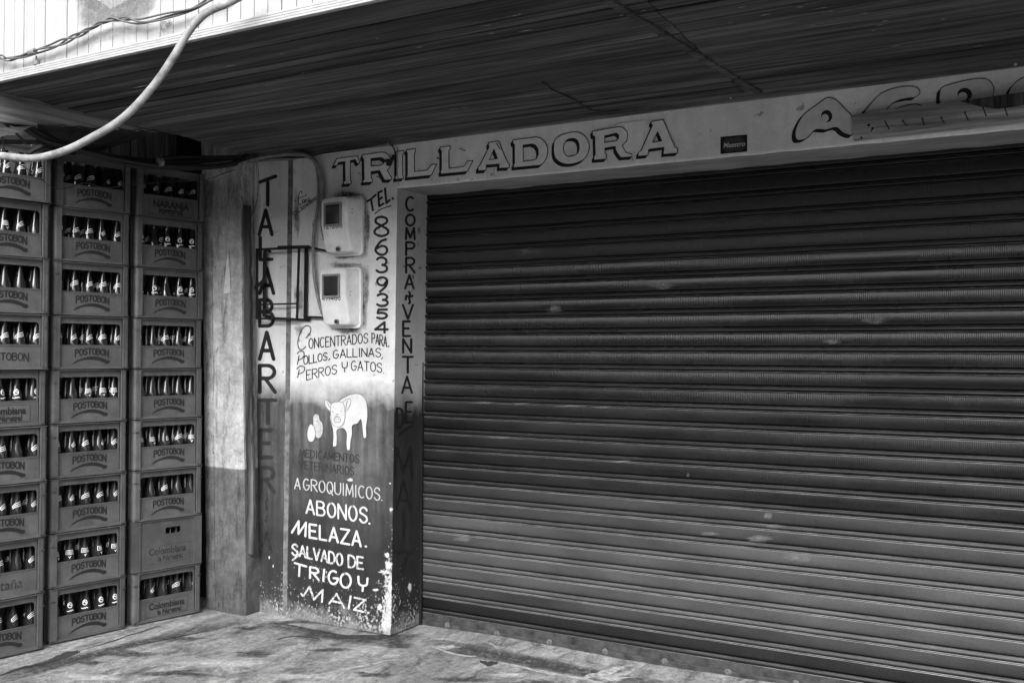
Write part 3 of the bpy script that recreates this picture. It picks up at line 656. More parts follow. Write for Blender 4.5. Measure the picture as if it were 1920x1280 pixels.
# the big sign word: outlined slab letters with a black drop shade
def T(ox, oy, p): return sc2(ox, oy, 10.6667, p)
sign = [
 (T(610,260,[(225,400),(640,345),(690,490),(640,497),(600,420),(500,440),(500,830),(520,855),(515,905),(365,915),(365,870),(395,840),(390,460),(260,480),(240,540),(160,545)]), []),
 (T(610,260,[(740,325),(1000,288),(1130,270),(1210,285),(1280,340),(1315,430),(1310,530),(1280,590),(1240,630),(1300,745),(1325,765),(1320,825),(1185,830),(1085,640),(915,665),(915,790),(940,810),(940,870),(750,885),(750,840),(775,820),(768,410),(740,390)]),
  [T(610,260,[(915,400),(1120,380),(1180,415),(1190,450),(1150,510),(1100,535),(915,550)])]),
 (T(610,260,[(1420,260),(1570,235),(1570,290),(1545,320),(1545,725),(1565,750),(1560,800),(1395,812),(1400,760),(1420,735),(1420,340),(1405,300)]), []),
 (T(610,260,[(1620,225),(1800,200),(1805,270),(1780,305),(1785,660)])+T(780,230,[(230,950),(310,840),(415,830),(305,1055)])+T(610,260,[(1620,785),(1640,720),(1640,290),(1620,260)]), []),
 (T(780,230,[(480,490),(680,465),(682,530),(655,570),(660,915),(950,880),(1030,770),(1140,760),(1030,980),(495,1030),(492,970),(508,940),(508,570),(485,540)]), []),
 (T(780,230,[(1450,400),(1650,370),(1830,800),(1870,830),(1860,905),(1655,915),(1665,830),(1400,850),(1410,900),(1400,955),(1240,965),(1240,890),(1275,860),(1460,490),(1450,460)]), [T(780,230,[(1560,535),(1630,720),(1465,745)])]),
 (T(940,220,[(230,455),(700,395),(790,420),(870,490),(920,590),(930,700),(900,830),(840,910),(780,960),(245,1010),(245,945),(265,915),(262,545),(230,525)]),
  [T(940,220,[(435,560),(620,535),(690,565),(735,640),(740,740),(700,830),(650,855),(440,885)])]),
 (T(940,220,c2([(1060,480),(1130,400),(1240,340),(1400,300),(1520,300),(1640,350),(1720,440),(1760,560),(1740,700),(1680,810),(1570,890),(1400,935),(1250,930),(1130,870),(1060,770),(1045,620)],2,True)),
  [T(940,220,c2([(1270,510),(1340,440),(1440,425),(1520,460),(1555,560),(1545,680),(1480,755),(1340,785),(1270,730),(1240,630)],2,True))]),
 (T(1100,210,[(110,390),(560,310),(640,298),(720,310),(800,380),(825,470),(800,580),(710,675),(790,815),(900,840),(910,900),(685,915),(640,860),(580,770),(570,690),(365,725),(365,830),(395,860),(390,945),(145,965),(145,890),(170,860),(160,490),(120,480)]),
  [T(1100,210,[(360,480),(590,425),(640,460),(640,520),(590,580),(360,620)])]),
 (T(1100,210,[(1285,195),(1530,155),(1765,710),(1815,725),(1815,825),(1530,850),(1545,710),(1240,750),(1225,870),(1030,890),(1030,815),(1090,770),(1315,270),(1290,235)]), [T(1100,210,[(1420,395),(1500,580),(1320,610)])]),
]
for i, (po, ho) in enumerate(sign):
    off = .0048 if i >= 8 else .0012
    mb = MB(); dx, dy = -4.0, 5.4
    for k in range(1, 7):
        s = k/6; sh = lambda l: [(x+dx*s, y+dy*s) for x, y in l]
        mb.plate(sh(po), [sh(h) for h in ho], pm_th(FW, off+.0001*(6-k)), 0)
    obj('letter_shade', mb, M_INK, wall)
    obj('letter_fill', MB().plate(po, ho, pm_th(FW, off+.0012), 0), M_FILL, wall)
    obj('letter_outline', strokes(MB(), [po+[po[0]]]+[h+[h[0]] for h in ho], .75, pm(FW), off+.0018), M_INK, wall)
q = T(1100, 210, [(565,250),(1135,168),(1150,775),(600,835)]); po = [on(x, y, FW) for x, y in q]
mb = MB().hexa([(p.x, YF-.0045, p.z) for p in (po[3], po[2])]+[(p.x, YF+.002, p.z) for p in (po[2], po[3])]+[(p.x, YF-.0045, p.z) for p in (po[0], po[1])]+[(p.x, YF+.002, p.z) for p in (po[1], po[0])])
tag(obj('patch_plate', mb, M_LINT, bevel=.001), 'small flat plate painted over at the last R of the big sign word', 'cover plate')
# bubble letters on the right
b5 = lambda p, n=3, cl=True: sc2(1480, 130, 4.364, c2(p, n, cl))
A5 = b5([(48,535),(60,470),(120,370),(240,280),(300,236),(350,236),(400,265),(460,330),(512,385),(520,470),(515,540),(440,520),(385,475),(300,497),(215,495),(150,560),(100,580),(60,575)])
G5 = b5([(610,360),(660,290),(750,200),(880,150),(1000,140),(1060,165),(1065,200),(1030,230),(980,236),(900,252),(830,292),(785,342),(700,420),(620,420)])
R5 = b5([(1235,290),(1230,200),(1250,150),(1330,120),(1450,90),(1560,75),(1630,90),(1670,140),(1670,200),(1640,245),(1500,330),(1300,330)])
O5 = b5([(1790,215),(1830,130),(1920,65),(2050,40),(2160,100),(2180,200),(2050,290),(1850,280)])
for P_ in (A5, G5, R5, O5):
    mb = MB()
    for k in range(1, 7): mb.plate([(x-1.1*k, y+.9*k) for x, y in P_], [], pm_th(FW, .0012+.0001*(6-k)), 0)
    obj('letter_shade', mb, M_INK, wall); obj('letter_fill', MB().plate(P_, [], pm_th(FW, .0024), 0), M_BUB, wall)
    obj('letter_outline', strokes(MB(), [P_+[P_[0]]], .8, pm(FW), .003), M_INK, wall)
el = lambda cx, cy, rx, ry: sc2(1480, 130, 4.364, [(cx+rx*math.cos(R(i*18)), cy+ry*math.sin(R(i*18))) for i in range(20)])
for a, b in [((305,385,46,50),(293,400,30,33)), ((1436,205,60,52),(1420,222,38,34))]:
    obj('letter_shade', MB().plate(el(*a), [], pm_th(FW, .0042), 0), M_INK, wall); obj('letter_fill', MB().plate(el(*b), [], pm_th(FW, .0048), 0), M_BUB, wall)
paint('painted_line', [sc2(1480,130,4.364,c2([(870,325),(940,300),(1040,285),(1095,305)],4))], .9, FW, .0052, M_INK)

# little black-and-dark payment sticker
st = thing('card_sticker', 'small black payment card sticker reading Maestro on the lintel', 'sticker', on(1376, 272, FW))
q = [on(x, y, FW) for x, y in [(1351,289),(1401,284.5),(1401,252.5),(1351,257)]]
obj('backing', MB().hexa([(p.x, YF-.001, p.z) for p in q[:2]]+[(p.x, YF+.001, p.z) for p in q[1::-1]]+[(p.x, YF-.001, p.z) for p in (q[3], q[2])]+[(p.x, YF+.001, p.z) for p in (q[2], q[3])]), M_STICK, st)
for cx in (1367.5, 1384.5):
    obj('emblem', MB().plate([(cx+13*math.cos(R(a)), 271+14*math.sin(R(a))-(cx-1376)*.09) for a in range(0, 360, 15)], [], pm_th(FW, .0016+(.0003 if cx > 1370 else 0)), 0), M_STICK2, st)
def text_mesh(name, s, size, mat, parent, place, bold=.0, shear=0):
    cu = bpy.data.curves.new(name, 'FONT'); cu.body = s; cu.size = size; cu.align_x = 'CENTER'; cu.offset = bold; cu.shear = shear
    t = bpy.data.objects.new('tmp', cu); col.objects.link(t); dg = bpy.context.evaluated_depsgraph_get(); dg.update()
    me = t.evaluated_get(dg).to_mesh(); vs = [tuple(v.co) for v in me.vertices]; fs = [tuple(p.vertices) for p in me.polygons]
    t.evaluated_get(dg).to_mesh_clear(); bpy.data.objects.remove(t); bpy.data.curves.remove(cu)
    mb = MB().add([place(x, y) for x, y, z in vs], fs)
    return mb if mat is None else obj(name, mb, mat, parent)
text_mesh('lettering', 'Maestro', 12.5, M_STICKW, st, lambda x, y: on(1376+x*.98, 275.5-y-x*.085, FW, .0024), .25, .25)

# batten between lintel and soffit
mb = MB(); mb.box((-4.2, YF-.022, zT), (1.6, YF+.05, ZS-.001)); bt = obj('batten', mb, M_BATTEN, bevel=.002)
tag(bt, 'rough wooden batten nailed along the top of the lintel under the soffit', 'batten')
for (x, y, r_) in [(1370,184,.004),(1904,121,.006),(728,268,.006)]:
    p = on(x, y, Yp(YF-.024)); o = obj('nail_cap', MB().lathe([(0,0),(r_,0),(r_*.7,.006),(0,.008)], 8), M_STICKW, bt, local=True)
    o.matrix_local = Matrix.Translation(p) @ Matrix.Rotation(R(90), 4, 'X')

# ================================================================== ROLLER SHUTTER
sh = thing('roller_shutter', 'closed dark steel roller shutter filling the wide opening', 'roller shutter', (-1.6, YS, 0))
PITCH_S = .0935
def slat_mesh():
    mb = MB(); prof = []
    # (z, protrusion towards the street, ribbed?)
    P = [(.0938,-.004,0),(.0932,.003,0),(.0920,.0045,-1),(.088,.0050,1),(.075,.0068,1),(.060,.0075,1),(.048,.0070,1),(.0375,.0055,1),(.0365,.004,0),(.0355,-.012,0),
         (.0310,-.012,0),(.0300,.004,0),(.0285,.0085,-.4),(.0240,.0125,0),(.0190,.0145,0),(.0150,.0145,0),(.0120,.0120,0),(.0112,-.008,0),(.0075,-.008,0),(.0068,.0050,0),(.0055,.0085,-1),(.0035,.0090,0),(.0015,.0060,0),(.0005,-.004,0)]
    xs = [-3.40, -2.9, -2.2, -1.5, -.8, -.1, .6, 1.3, 1.6]; a = []
    for x in xs:
        for z, d, r_ in P: mb.v.append((x, -d, z)); a.append(float(r_))
    n = len(P); mb.f = [(i*n+k, i*n+k+1, (i+1)*n+k+1, (i+1)*n+k) for i in range(len(xs)-1) for k in range(n-1)]; mb.a = a; return mb
first = None; zbase = .060
for k in range(26):
    if first is None:
        s0 = obj('slat', slat_mesh(), M_SLAT, sh, local=True, smooth=True); first = s0; o = s0
        try: o.data.set_sharp_from_angle(angle=R(70))
        except Exception: pass
    else: o = first.copy(); col.objects.link(o); o.parent = sh
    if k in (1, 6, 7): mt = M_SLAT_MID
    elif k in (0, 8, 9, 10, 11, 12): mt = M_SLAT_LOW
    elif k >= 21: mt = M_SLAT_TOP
    elif k < 6: mt = M_SLAT_LIT
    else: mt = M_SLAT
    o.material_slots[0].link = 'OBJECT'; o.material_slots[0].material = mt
    o.location = (1.6, random.uniform(-.0012, .0012), zbase+k*PITCH_S); o.rotation_euler = (random.uniform(-.012, .012), 0, 0)
obj('backing_sheet', MB().box((-3.45, YS+.02, -.05), (1.65, YS+.04, 2.6)), M_IRON, sh)
zr = on(1340, 1272, Yp(YS)).z
obj('bottom_panel', MB().box((-3.36, YS-.006, -.03), (1.6, YS+.008, .0605)), M_RAIL, sh, bevel=.002)
rail = obj('bottom_rail', MB().box((-3.36, YS-.016, -.035), (1.6, YS-.0062, .020)), M_RAIL, sh, bevel=.003)
for i in range(14):
    xx = on(842, 1178, Yp(YS)).x+i*.325
    if xx > 1.4: break
    mb = MB().lathe([(.0,.012),(.008,.012),(.009,.010),(.009,.004),(.016,.003),(.017,0)], 14)
    o = obj('bolt', mb, M_RUST, rail, local=True, smooth=True) if i == 0 else bolt0.copy()
    if i == 0: bolt0 = o
    else: col.objects.link(o); o.parent = rail
    oo = ORG[sh.name]; o.matrix_local = Matrix.Translation(Vector((xx-oo.x, YS-.0165-oo.y, .016))) @ Matrix.Rotation(R(90), 4, 'X')
M_SCUFF = fade_mat('pale_scuff', .22, .38)
PS = Yp(YS)
for cx, cy, rx, ry in [(905,755,22,3),(975,757,18,2),(1070,761,40,2.5),(1130,764,16,2),(1440,966,10,8),(1450,986,16,4),(1420,1010,28,7),(1290,890,3,5),(940,820,26,3),(1170,865,24,3),(1500,1045,30,9),(1040,580,16,9),(1640,600,26,8),(1240,535,30,8),(1560,640,20,6),(990,470,26,7),(1330,1000,20,5),(870,1010,18,6)]:
    stain('scuff', blob(cx, cy, rx, ry, 14, .35), PS, .0165, M_SCUFF, sh)
# guide channel at the left edge
obj('guide_channel', MB().box((-3.335, YS-.03, 0), (-3.29, YS-.018, 2.46)), M_IRON, sh)

# ================================================================== SOFFIT AND STOREY ABOVE
M_SCR = fade_mat('pale_wood_scratch', .3, .9)
so = thing('soffit', 'dark weathered board soffit under the overhanging upper storey', 'soffit', (-2, 3.5, ZS))
bw_ = .0905; nb = 20; xj = -1.30
for i in range(nb):
    y0 = YF+.04-(i+1)*bw_; y1 = y0+bw_-.004
    if y0 < YU+.005: y0 = YU+.005
    if y1 <= y0: break
    xL = -4.29+random.uniform(-.015, .01); dz = random.uniform(0, .007); tl = random.uniform(-.004, .004); sk = random.uniform(-.003, .003)
    jx = xj+.045*(YF-y0)-.03
    for xa_, xb_ in ((xL, jx), (jx+.004, 1.7)):
        z0 = ZS-dz
        mb = MB().hexa([(xa_,y0,z0+tl),(xb_,y0+sk,z0+tl),(xb_,y1+sk,z0-tl),(xa_,y1,z0-tl),(xa_,y0,ZS+.03),(xb_,y0,ZS+.03),(xb_,y1,ZS+.03),(xa_,y1,ZS+.03)])
        obj('board', mb, M_SOF, so, bevel=.0025)
a = on(1135, -6, SF); b = on(1425, 171, SF)
mb = MB(); d = (b-a).normalized(); nrm = Vector((-d.y, d.x, 0))*.016
mb.hexa([a-nrm+Vector((0,0,-.014)), a+nrm+Vector((0,0,-.014)), b+nrm+Vector((0,0,-.014)), b-nrm+Vector((0,0,-.014)), a-nrm, a+nrm, b+nrm, b-nrm])
obj('cover_strip', mb, M_SOF, so, bevel=.002)
random.seed(21)
for k in range(34):
    x = random.uniform(150, 1850); y0_ = max(8, 260-(x*.14)); y = random.uniform(10, y0_-25) if x < 1500 else random.uniform(5, 90)
    if x < 700 and y < 160-x*.21: continue
    L = random.uniform(5, 30); stain('scratch', [(x-L, y+L*.16), (x, y-1.2), (x+L, y-L*.14), (x, y+1.2)], SF, .0085, M_SCR, so, 3)
stain('scratch', [(817,208),(855,203),(894,199),(855,205)], SF, .0085, M_SCR, so, 3)
random.seed(5)
obj('deck', MB().box((-4.28, YU+.02, ZS+.031), (1.7, YF+.2, ZS+.16)), M_DARKWALL, so)
up = thing('upper_storey', 'sunlit white vertical plank facade of the overhanging storey above the shop', 'facade', (-1.3, YU, ZS))
x = -4.26
while x < 1.75:
    wd = random.uniform(.066, .076); d = random.uniform(0, .004)
    mb = MB().box((x, YU+.008+d, ZS+.03), (x+wd-random.choice([.003, .004, .005, .007]), YU+.03, 4.3))
    obj('plank', mb, M_PLANK, up, bevel=.0012); x += wd
for k in range(4):
    mb = MB().box((-4.27, YU-.012+.002*k, ZS-.006+k*.0105), (1.76, YU+.01, ZS-.006+k*.0105+.0088)); obj('fascia_moulding', mb, M_PLANK, up, bevel=.0015)
obj('upper_wall_core', MB().box((-4.26, YU+.031, ZS+.165), (1.75, YF+.3, 4.3)), M_DARKWALL, up)
fc = lambda p: [(x/4, y/4) for x, y in p]
PU = (Vector((0, YU+.008, 0)), Vector((0, -1, 0)))
stain('airbrushed_letter', fc([(545,-60),(640,-60),(620,60),(660,75),(900,70),(1020,30),(1080,-60),(1190,-60),(1170,60),(1090,130),(940,160),(760,170),(640,205),(590,195),(570,100)]), PU, .001, M_SPRAY, up, 7)
stain('airbrushed_letter', fc([(560,-80),(1180,-80),(1190,70),(1080,140),(900,160),(700,190),(580,215),(560,100)]), PU, .0016, fade_mat('thin_airbrush_paint', .25, .5), up, 7)
stain('airbrushed_letter', fc([(530,330),(560,260),(700,230),(900,190),(1120,140),(1250,110),(1100,220),(900,280),(700,330),(600,350)]), PU, .0022, fade_mat('pale_airbrush_paint', .35, .5), up, 7)
ls = [[(x/4, y/4) for x, y in c2([(1250,170),(1225,160),(1208,190),(1215,228),(1235,215)], 4)], [(300,39.5),(311,41)]] + rot('ANO', 312, 51, 322, 42, 5)
obj('painted_signature', strokes(MB(), ls, .5, pm(PU), .003), M_TWIST, up)
p = on(68, 118, PU, .01)
tag(obj('insulator', MB().lathe([(0,-.012),(.010,-.010),(.013,0),(.010,.010),(.004,.013),(.004,.03)], 12, p), M_HOSE, smooth=True), 'small white insulator knob on the plank facade', 'insulator')

# ================================================================== LEFT SIDE: post, boards, beams
def prism(name, px, Y, th, mat, parent=None, bev=.004):
    q = [on(x, y, Yp(Y)) for x, y in px]
    mb = MB().plate([(p.x, p.z) for p in q], [], lambda u, v, d: (u, Y+th-d, v), th); return obj(name, mb, mat, parent, bevel=bev)
YP = 4.335
def slab(name, quadpx, Y, th, mat, parent, amp=.004, nx=6, nzz=70):
    """plaster slab with a slightly wavy front, built between four photo corners (tl, tr, br, bl)"""
    q = [on(x, y, Yp(Y)) for x, y in quadpx]; mb = MB()
    for j in range(nzz+1):
        t = j/nzz; a = q[3].lerp(q[0], t); b = q[2].lerp(q[1], t)
        for i in range(nx+1):
            s = i/nx; p = a.lerp(b, s); e = amp*mn.noise(Vector((p.x*9, p.z*5, Y)))
            sx_ = amp*1.2*mn.noise(Vector((p.z*14, s*3, 9))) if i in (0, nx) else 0
            mb.v.append((p.x+sx_, Y+e+(.006 if i in (0, nx) else 0), p.z))
    w_ = nx+1
    mb.f = [(j*w_+i, j*w_+i+1, (j+1)*w_+i+1, (j+1)*w_+i) for j in range(nzz) for i in range(nx)]
    n0 = len(mb.v)
    for j in range(nzz+1):
        for i in (0, nx): v = mb.v[j*w_+i]; mb.v.append((v[0], Y+th, v[2]))
    for j in range(nzz):
        mb.f.append((j*w_, (j+1)*w_, n0+2*j+2, n0+2*j)); mb.f.append((j*w_+nx, n0+2*j+1, n0+2*j+3, (j+1)*w_+nx)); mb.f.append((n0+2*j, n0+2*j+2, n0+2*j+3, n0+2*j+1))
    return obj(name, mb, mat, parent, smooth=True)
post = thing('corner_post', 'streaky plastered corner post with grey painted foot between the crates and the shop wall', 'post', (-4.45, YP, 0))
slab('post_face', [(395,262),(449,262),(460,1153),(403,1147)], YP, .12, M_POST, post)
slab('post_flank', [(376,262),(394.5,262),(402,1146),(386,1142)], YP+.012, .1, M_POST, post, .003, 3)
note = on(426, 500, Yp(YP)); q = [on(x, y, Yp(YP-.008)) for x, y in [(419,551),(432,549),(430,500),(427,468),(424,500)]]
tag(obj('paper_scrap', MB().plate([(p.x, p.z) for p in q], [], lambda u, v, d: (u, YP-.006-d, v), .0015), M_NOTE), 'torn sliver of pale paper stuck on the corner post', 'paper')
sb = slab('weathered_strip', [(449,385),(464,385),(474,1040),(458,1036)], YP+.02, .03, M_STRIPW, None, .009, 4)
tag(sb, 'weathered vertical board strip between the post and the painted shop wall', 'board')
# dark void behind, side wall of boards
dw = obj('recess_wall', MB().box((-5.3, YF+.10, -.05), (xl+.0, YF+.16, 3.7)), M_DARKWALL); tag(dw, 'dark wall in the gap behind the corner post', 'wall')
sw = thing('board_wall', 'side wall of dark vertical boards showing above the crate stacks', 'wall', (-5.15, 3.5, 0))
y = 1.2
while y < 4.50:
    wd = random.uniform(.115, .15); d = random.uniform(0, .012)
    obj('board', MB().box((-5.16, y, -.02), (-5.12+d, min(y+wd-.012, 4.52), 3.7)), M_DARKBOARD, sw, bevel=.003); y += wd
obj('backing', MB().box((-5.22, 1.0, -.02), (-5.165, 4.55, 3.7)), M_DARKWALL, sw)
ne = obj('neighbour_eave', MB().box((-5.7, 2.9, 3.0), (-4.30, 4.6, 3.03)), M_TIN); tag(ne, 'dark tin eave over the crates left of the soffit', 'roof sheet')
# timber wedge along the soffit's end and the bits of the neighbour's eave
def xprism(px, X, th):
    q = [on(x, y, Xp(X)) for x, y in px]; return MB().plate([(p.y, p.z) for p in q], [], lambda u, v, d: (X-th+d, u, v), th)
o = obj('tapered_beam', xprism([(-60,160),(60,186),(180,216),(300,247),(240,243.5),(77,235),(-60,222)], -4.305, .05), M_BEAM, bevel=.004); tag(o, 'pale rough-sawn beam along the left end of the soffit, above the cables', 'beam')
o = obj('lower_plank', xprism([(-60,262),(-60,244),(0,240),(62,236),(40,247),(0,257)], -4.34, .03), M_BEAM, bevel=.003); tag(o, 'short pale plank end below the rough beam at the left edge', 'plank')
a, b_, c_, d_ = on(300,247,Xp(-4.3)), on(70,236,Xp(-4.3)), on(70,300,Xp(-5.0)), on(182,285,Xp(-5.0))
n_ = Vector((0,0,.006)); mb = MB(); nn = 12
for j in range(nn+1):
    for i in range(17):
        s = i/16; t = j/nn; p = a.lerp(b_, s).lerp(d_.lerp(c_, s), t); mb.v.append((p.x, p.y, p.z+.008*math.sin(s*40)+.004*mn.noise(Vector((s*9, t*9, 0)))))
mb.f = [(j*17+i, j*17+i+1, (j+1)*17+i+1, (j+1)*17+i) for j in range(nn) for i in range(16)]
o = obj('tin_sheet', mb, M_TIN); tag(o, 'dark sagging tin sheet under the rough beam above the crates', 'roof sheet')
sol = o.modifiers.new('solid', 'SOLIDIFY'); sol.thickness = .004
o = obj('dark_joist', MB().tube([on(-20,262,Xp(-4.6)), on(110,263,Xp(-4.7))], .022, 4), M_TIN); tag(o, 'dark horizontal joist end behind the cables at the left edge', 'joist')
o = obj('dark_brace', MB().tube([on(52,288,Xp(-4.6)), on(100,262,Xp(-4.6))], .012, 4), M_TIN); tag(o, 'short dark diagonal brace behind the cable bundle', 'brace')

# ================================================================== CABLES
def cable(name, pts, pl, r_, mat, label, cat_='cable', n=8, jit=0, group=None, parent=None):
    P = []
    for p in pts:
        q = pl if len(p) == 2 else p[2]
        q = q if isinstance(q, tuple) else Yp(q)
        P.append(on(p[0], p[1], q))
    P = cat(P, 8)
    if jit: P = [p+Vector((random.uniform(-jit, jit), random.uniform(-jit, jit), random.uniform(-jit, jit))) for p in P]
    o = obj(name, MB().tube(P, r_, n), mat, parent, smooth=True)
    return o if parent is not None else tag(o, label, cat_, group)
cable('white_hose', [(-60,288,2.30),(0,292,2.30),(60,297,2.31),(115,285,2.33),(165,262,2.36),(230,222,2.40),(285,165,2.44),(325,108,2.47),(352,62,2.50),(385,26,2.52),(430,5,2.55),(480,-22,2.58)], None, .0140, M_HOSE, 'thick white hose sagging across the upper left in front of everything', 'hose', 12)
tw = thing('twisted_wires', 'bundle of thin grey twisted wires strung across the white plank facade', 'wires', on(200, 40, Yp(YU-.03)))
base = [on(x, y, Yp(YU-.03)) for x, y in [(-30,98),(0,106),(18,110),(40,106),(66,96),(105,84),(135,70),(165,56),(200,40),(235,37),(270,40),(320,29),(360,18),(395,0),(430,-20)]]
B = cat(base, 12)
for k in range(3):
    P = []
    for i, p in enumerate(B):
        a = i*.16+k*2.094+math.sin(i*.07)*1.5; rr = .0075+.004*math.sin(i*.11+k)
        P.append(p+Vector((0, math.cos(a)*rr, math.sin(a)*rr)))
    obj('wire', MB().tube(P, .0042, 6), M_TWIST, tw, smooth=True)
obj('tape', MB().tube([on(55,99,Yp(YU-.03)), on(66,96,Yp(YU-.03))], .013, 8), M_HOSE, tw)
cb = thing('cable_bundle', 'thick sagging bundle of black cables running under the soffit to the post', 'cables', on(250, 295, Xp(-4.2)))
def bundle(pts, X, r_, jit=0): 
    P = cat([on(p[0], p[1], Xp(p[2] if len(p) > 2 else X)) for p in pts], 8)
    obj('cable', MB().tube(P, r_, 8), M_BLACKC, cb, smooth=True)
bundle([(-40,212),(0,221),(30,228),(60,242),(100,262),(150,278),(200,292),(250,299),(310,303),(360,303),(410,300),(455,293),(478,288,-4.25)], -4.38, .014)
bundle([(-40,214),(0,224),(40,238),(80,262),(130,276),(185,290),(245,303),(300,310),(360,312),(420,309),(462,297),(480,290,-4.25)], -4.36, .013)
bundle([(70,240),(120,272),(170,290),(240,309),(300,315),(380,315),(440,308),(470,295)], -4.39, .012)
bundle([(-40,222),(0,227),(25,245),(50,271)], -4.36, .006)
bundle([(0,244),(5,258),(8,290)], -4.36, .004)
bundle([(290,299),(340,294),(400,295),(450,293),(470,290)], -4.37, .010)
obj('tape', MB().tube([on(296,304,Xp(-4.35)), on(303,303.5,Xp(-4.35))], .024, 8), M_GREYPIPE, cb)
cable('drooping_wire', [(20,300,Xp(-4.42)),(60,322,Xp(-4.42)),(100,352,Xp(-4.42)),(135,351,Xp(-4.42)),(160,343,Xp(-4.42)),(200,352,Xp(-4.42)),(250,346,Xp(-4.42)),(330,340,Xp(-4.4)),(385,337,Xp(-4.4)),(420,325,Xp(-4.4)),(440,318,Xp(-4.4))], None, .0022, M_BLACKC, 'thin dark wire drooping across the top row of crates', 'wire', 6)
cable('meter_cable', [(470,300,4.40),(495,294,4.39),(540,289,4.39),(570,290,4.395),(590,302,4.40),(601,330,4.405),(604,370,4.41),(604,410,4.41),(607,440,4.41),(616,458,4.40)], None, .0125, M_GREYPIPE, 'grey cable looping down the wall into the upper electricity meter', n=10)
cable('meter_cable', [(462,303,4.42),(500,300,4.42),(545,297,4.42),(575,294,4.415),(592,308,4.41),(598,345,4.41),(596,390,4.41),(590,425,4.41),(587,470,4.41),(590,520,4.41),(597,560,4.41),(604,585,4.405),(612,600,4.40)], None, .0105, M_GREYPIPE, 'longer grey cable running down the wall into the lower electricity meter', n=10)
cable('pale_tube', [(474,296,4.40),(500,288,4.395),(530,284,4.395),(560,286,4.40),(578,292,4.41)], None, .0095, M_HOSE, 'short pale tube arching over the black cables at the top of the side panel', 'tube', n=8)
cable('black_wire', [(470,290,4.40),(500,293,4.40),(560,296,4.40),(610,287,4.405),(680,277,4.41),(715,270,4.405),(728,268,4.405),(737,276,4.41),(741,290,4.415),(735,302,4.41),(726,303,4.41)], None, .0035, M_BLACKC, 'black wire tacked along the batten and curling down over the big sign', 'wire', n=6)
k_ = [on(x, y, Yp(4.415)) for x, y in [(722,303),(727,300),(733,303),(731,309),(726,307),(735,297),(738,291),(733,305)]]
tag(obj('wire_knot', MB().tube(cat(k_, 6), .0075, 6), M_BLACKC, smooth=True), 'knotted clump of black wire hanging over the letters at the pier corner', 'wire knot')
cable('thin_pale_wire', [(745,276,4.432),(746,300,4.432),(745,325,4.432),(748,348,4.43)], None, .0018, M_HOSE, 'fine pale wire hanging down the pier corner over the sign', 'wire', n=5)
cable('loose_wire', [(482,300,4.43),(485,330,4.43),(484,360,4.43),(477,390,4.43),(468,412,4.42),(462,432,4.38)], None, .0018, M_TWIST, 'thin loose wire dangling at the left edge of the side panel, upper part', 'wire', n=5)
cable('loose_wire', [(480,300,4.43),(482,340,4.43),(481,380,4.43),(470,410,4.42)], None, .0016, M_TWIST, 'second thin loose wire hanging left of the topmost painted T', 'wire', n=5)
cable('soffit_wire', [(1018,155),(1026,160),(1030,166),(1050,175),(1075,187),(1098,202),(1115,208),(1140,209),(1160,207)], (Vector((0,0,ZS-.012)), Vector((0,0,-1))), .0035, M_BLACKC, 'short black wire tacked under the soffit boards above the big sign', 'wire', n=6)

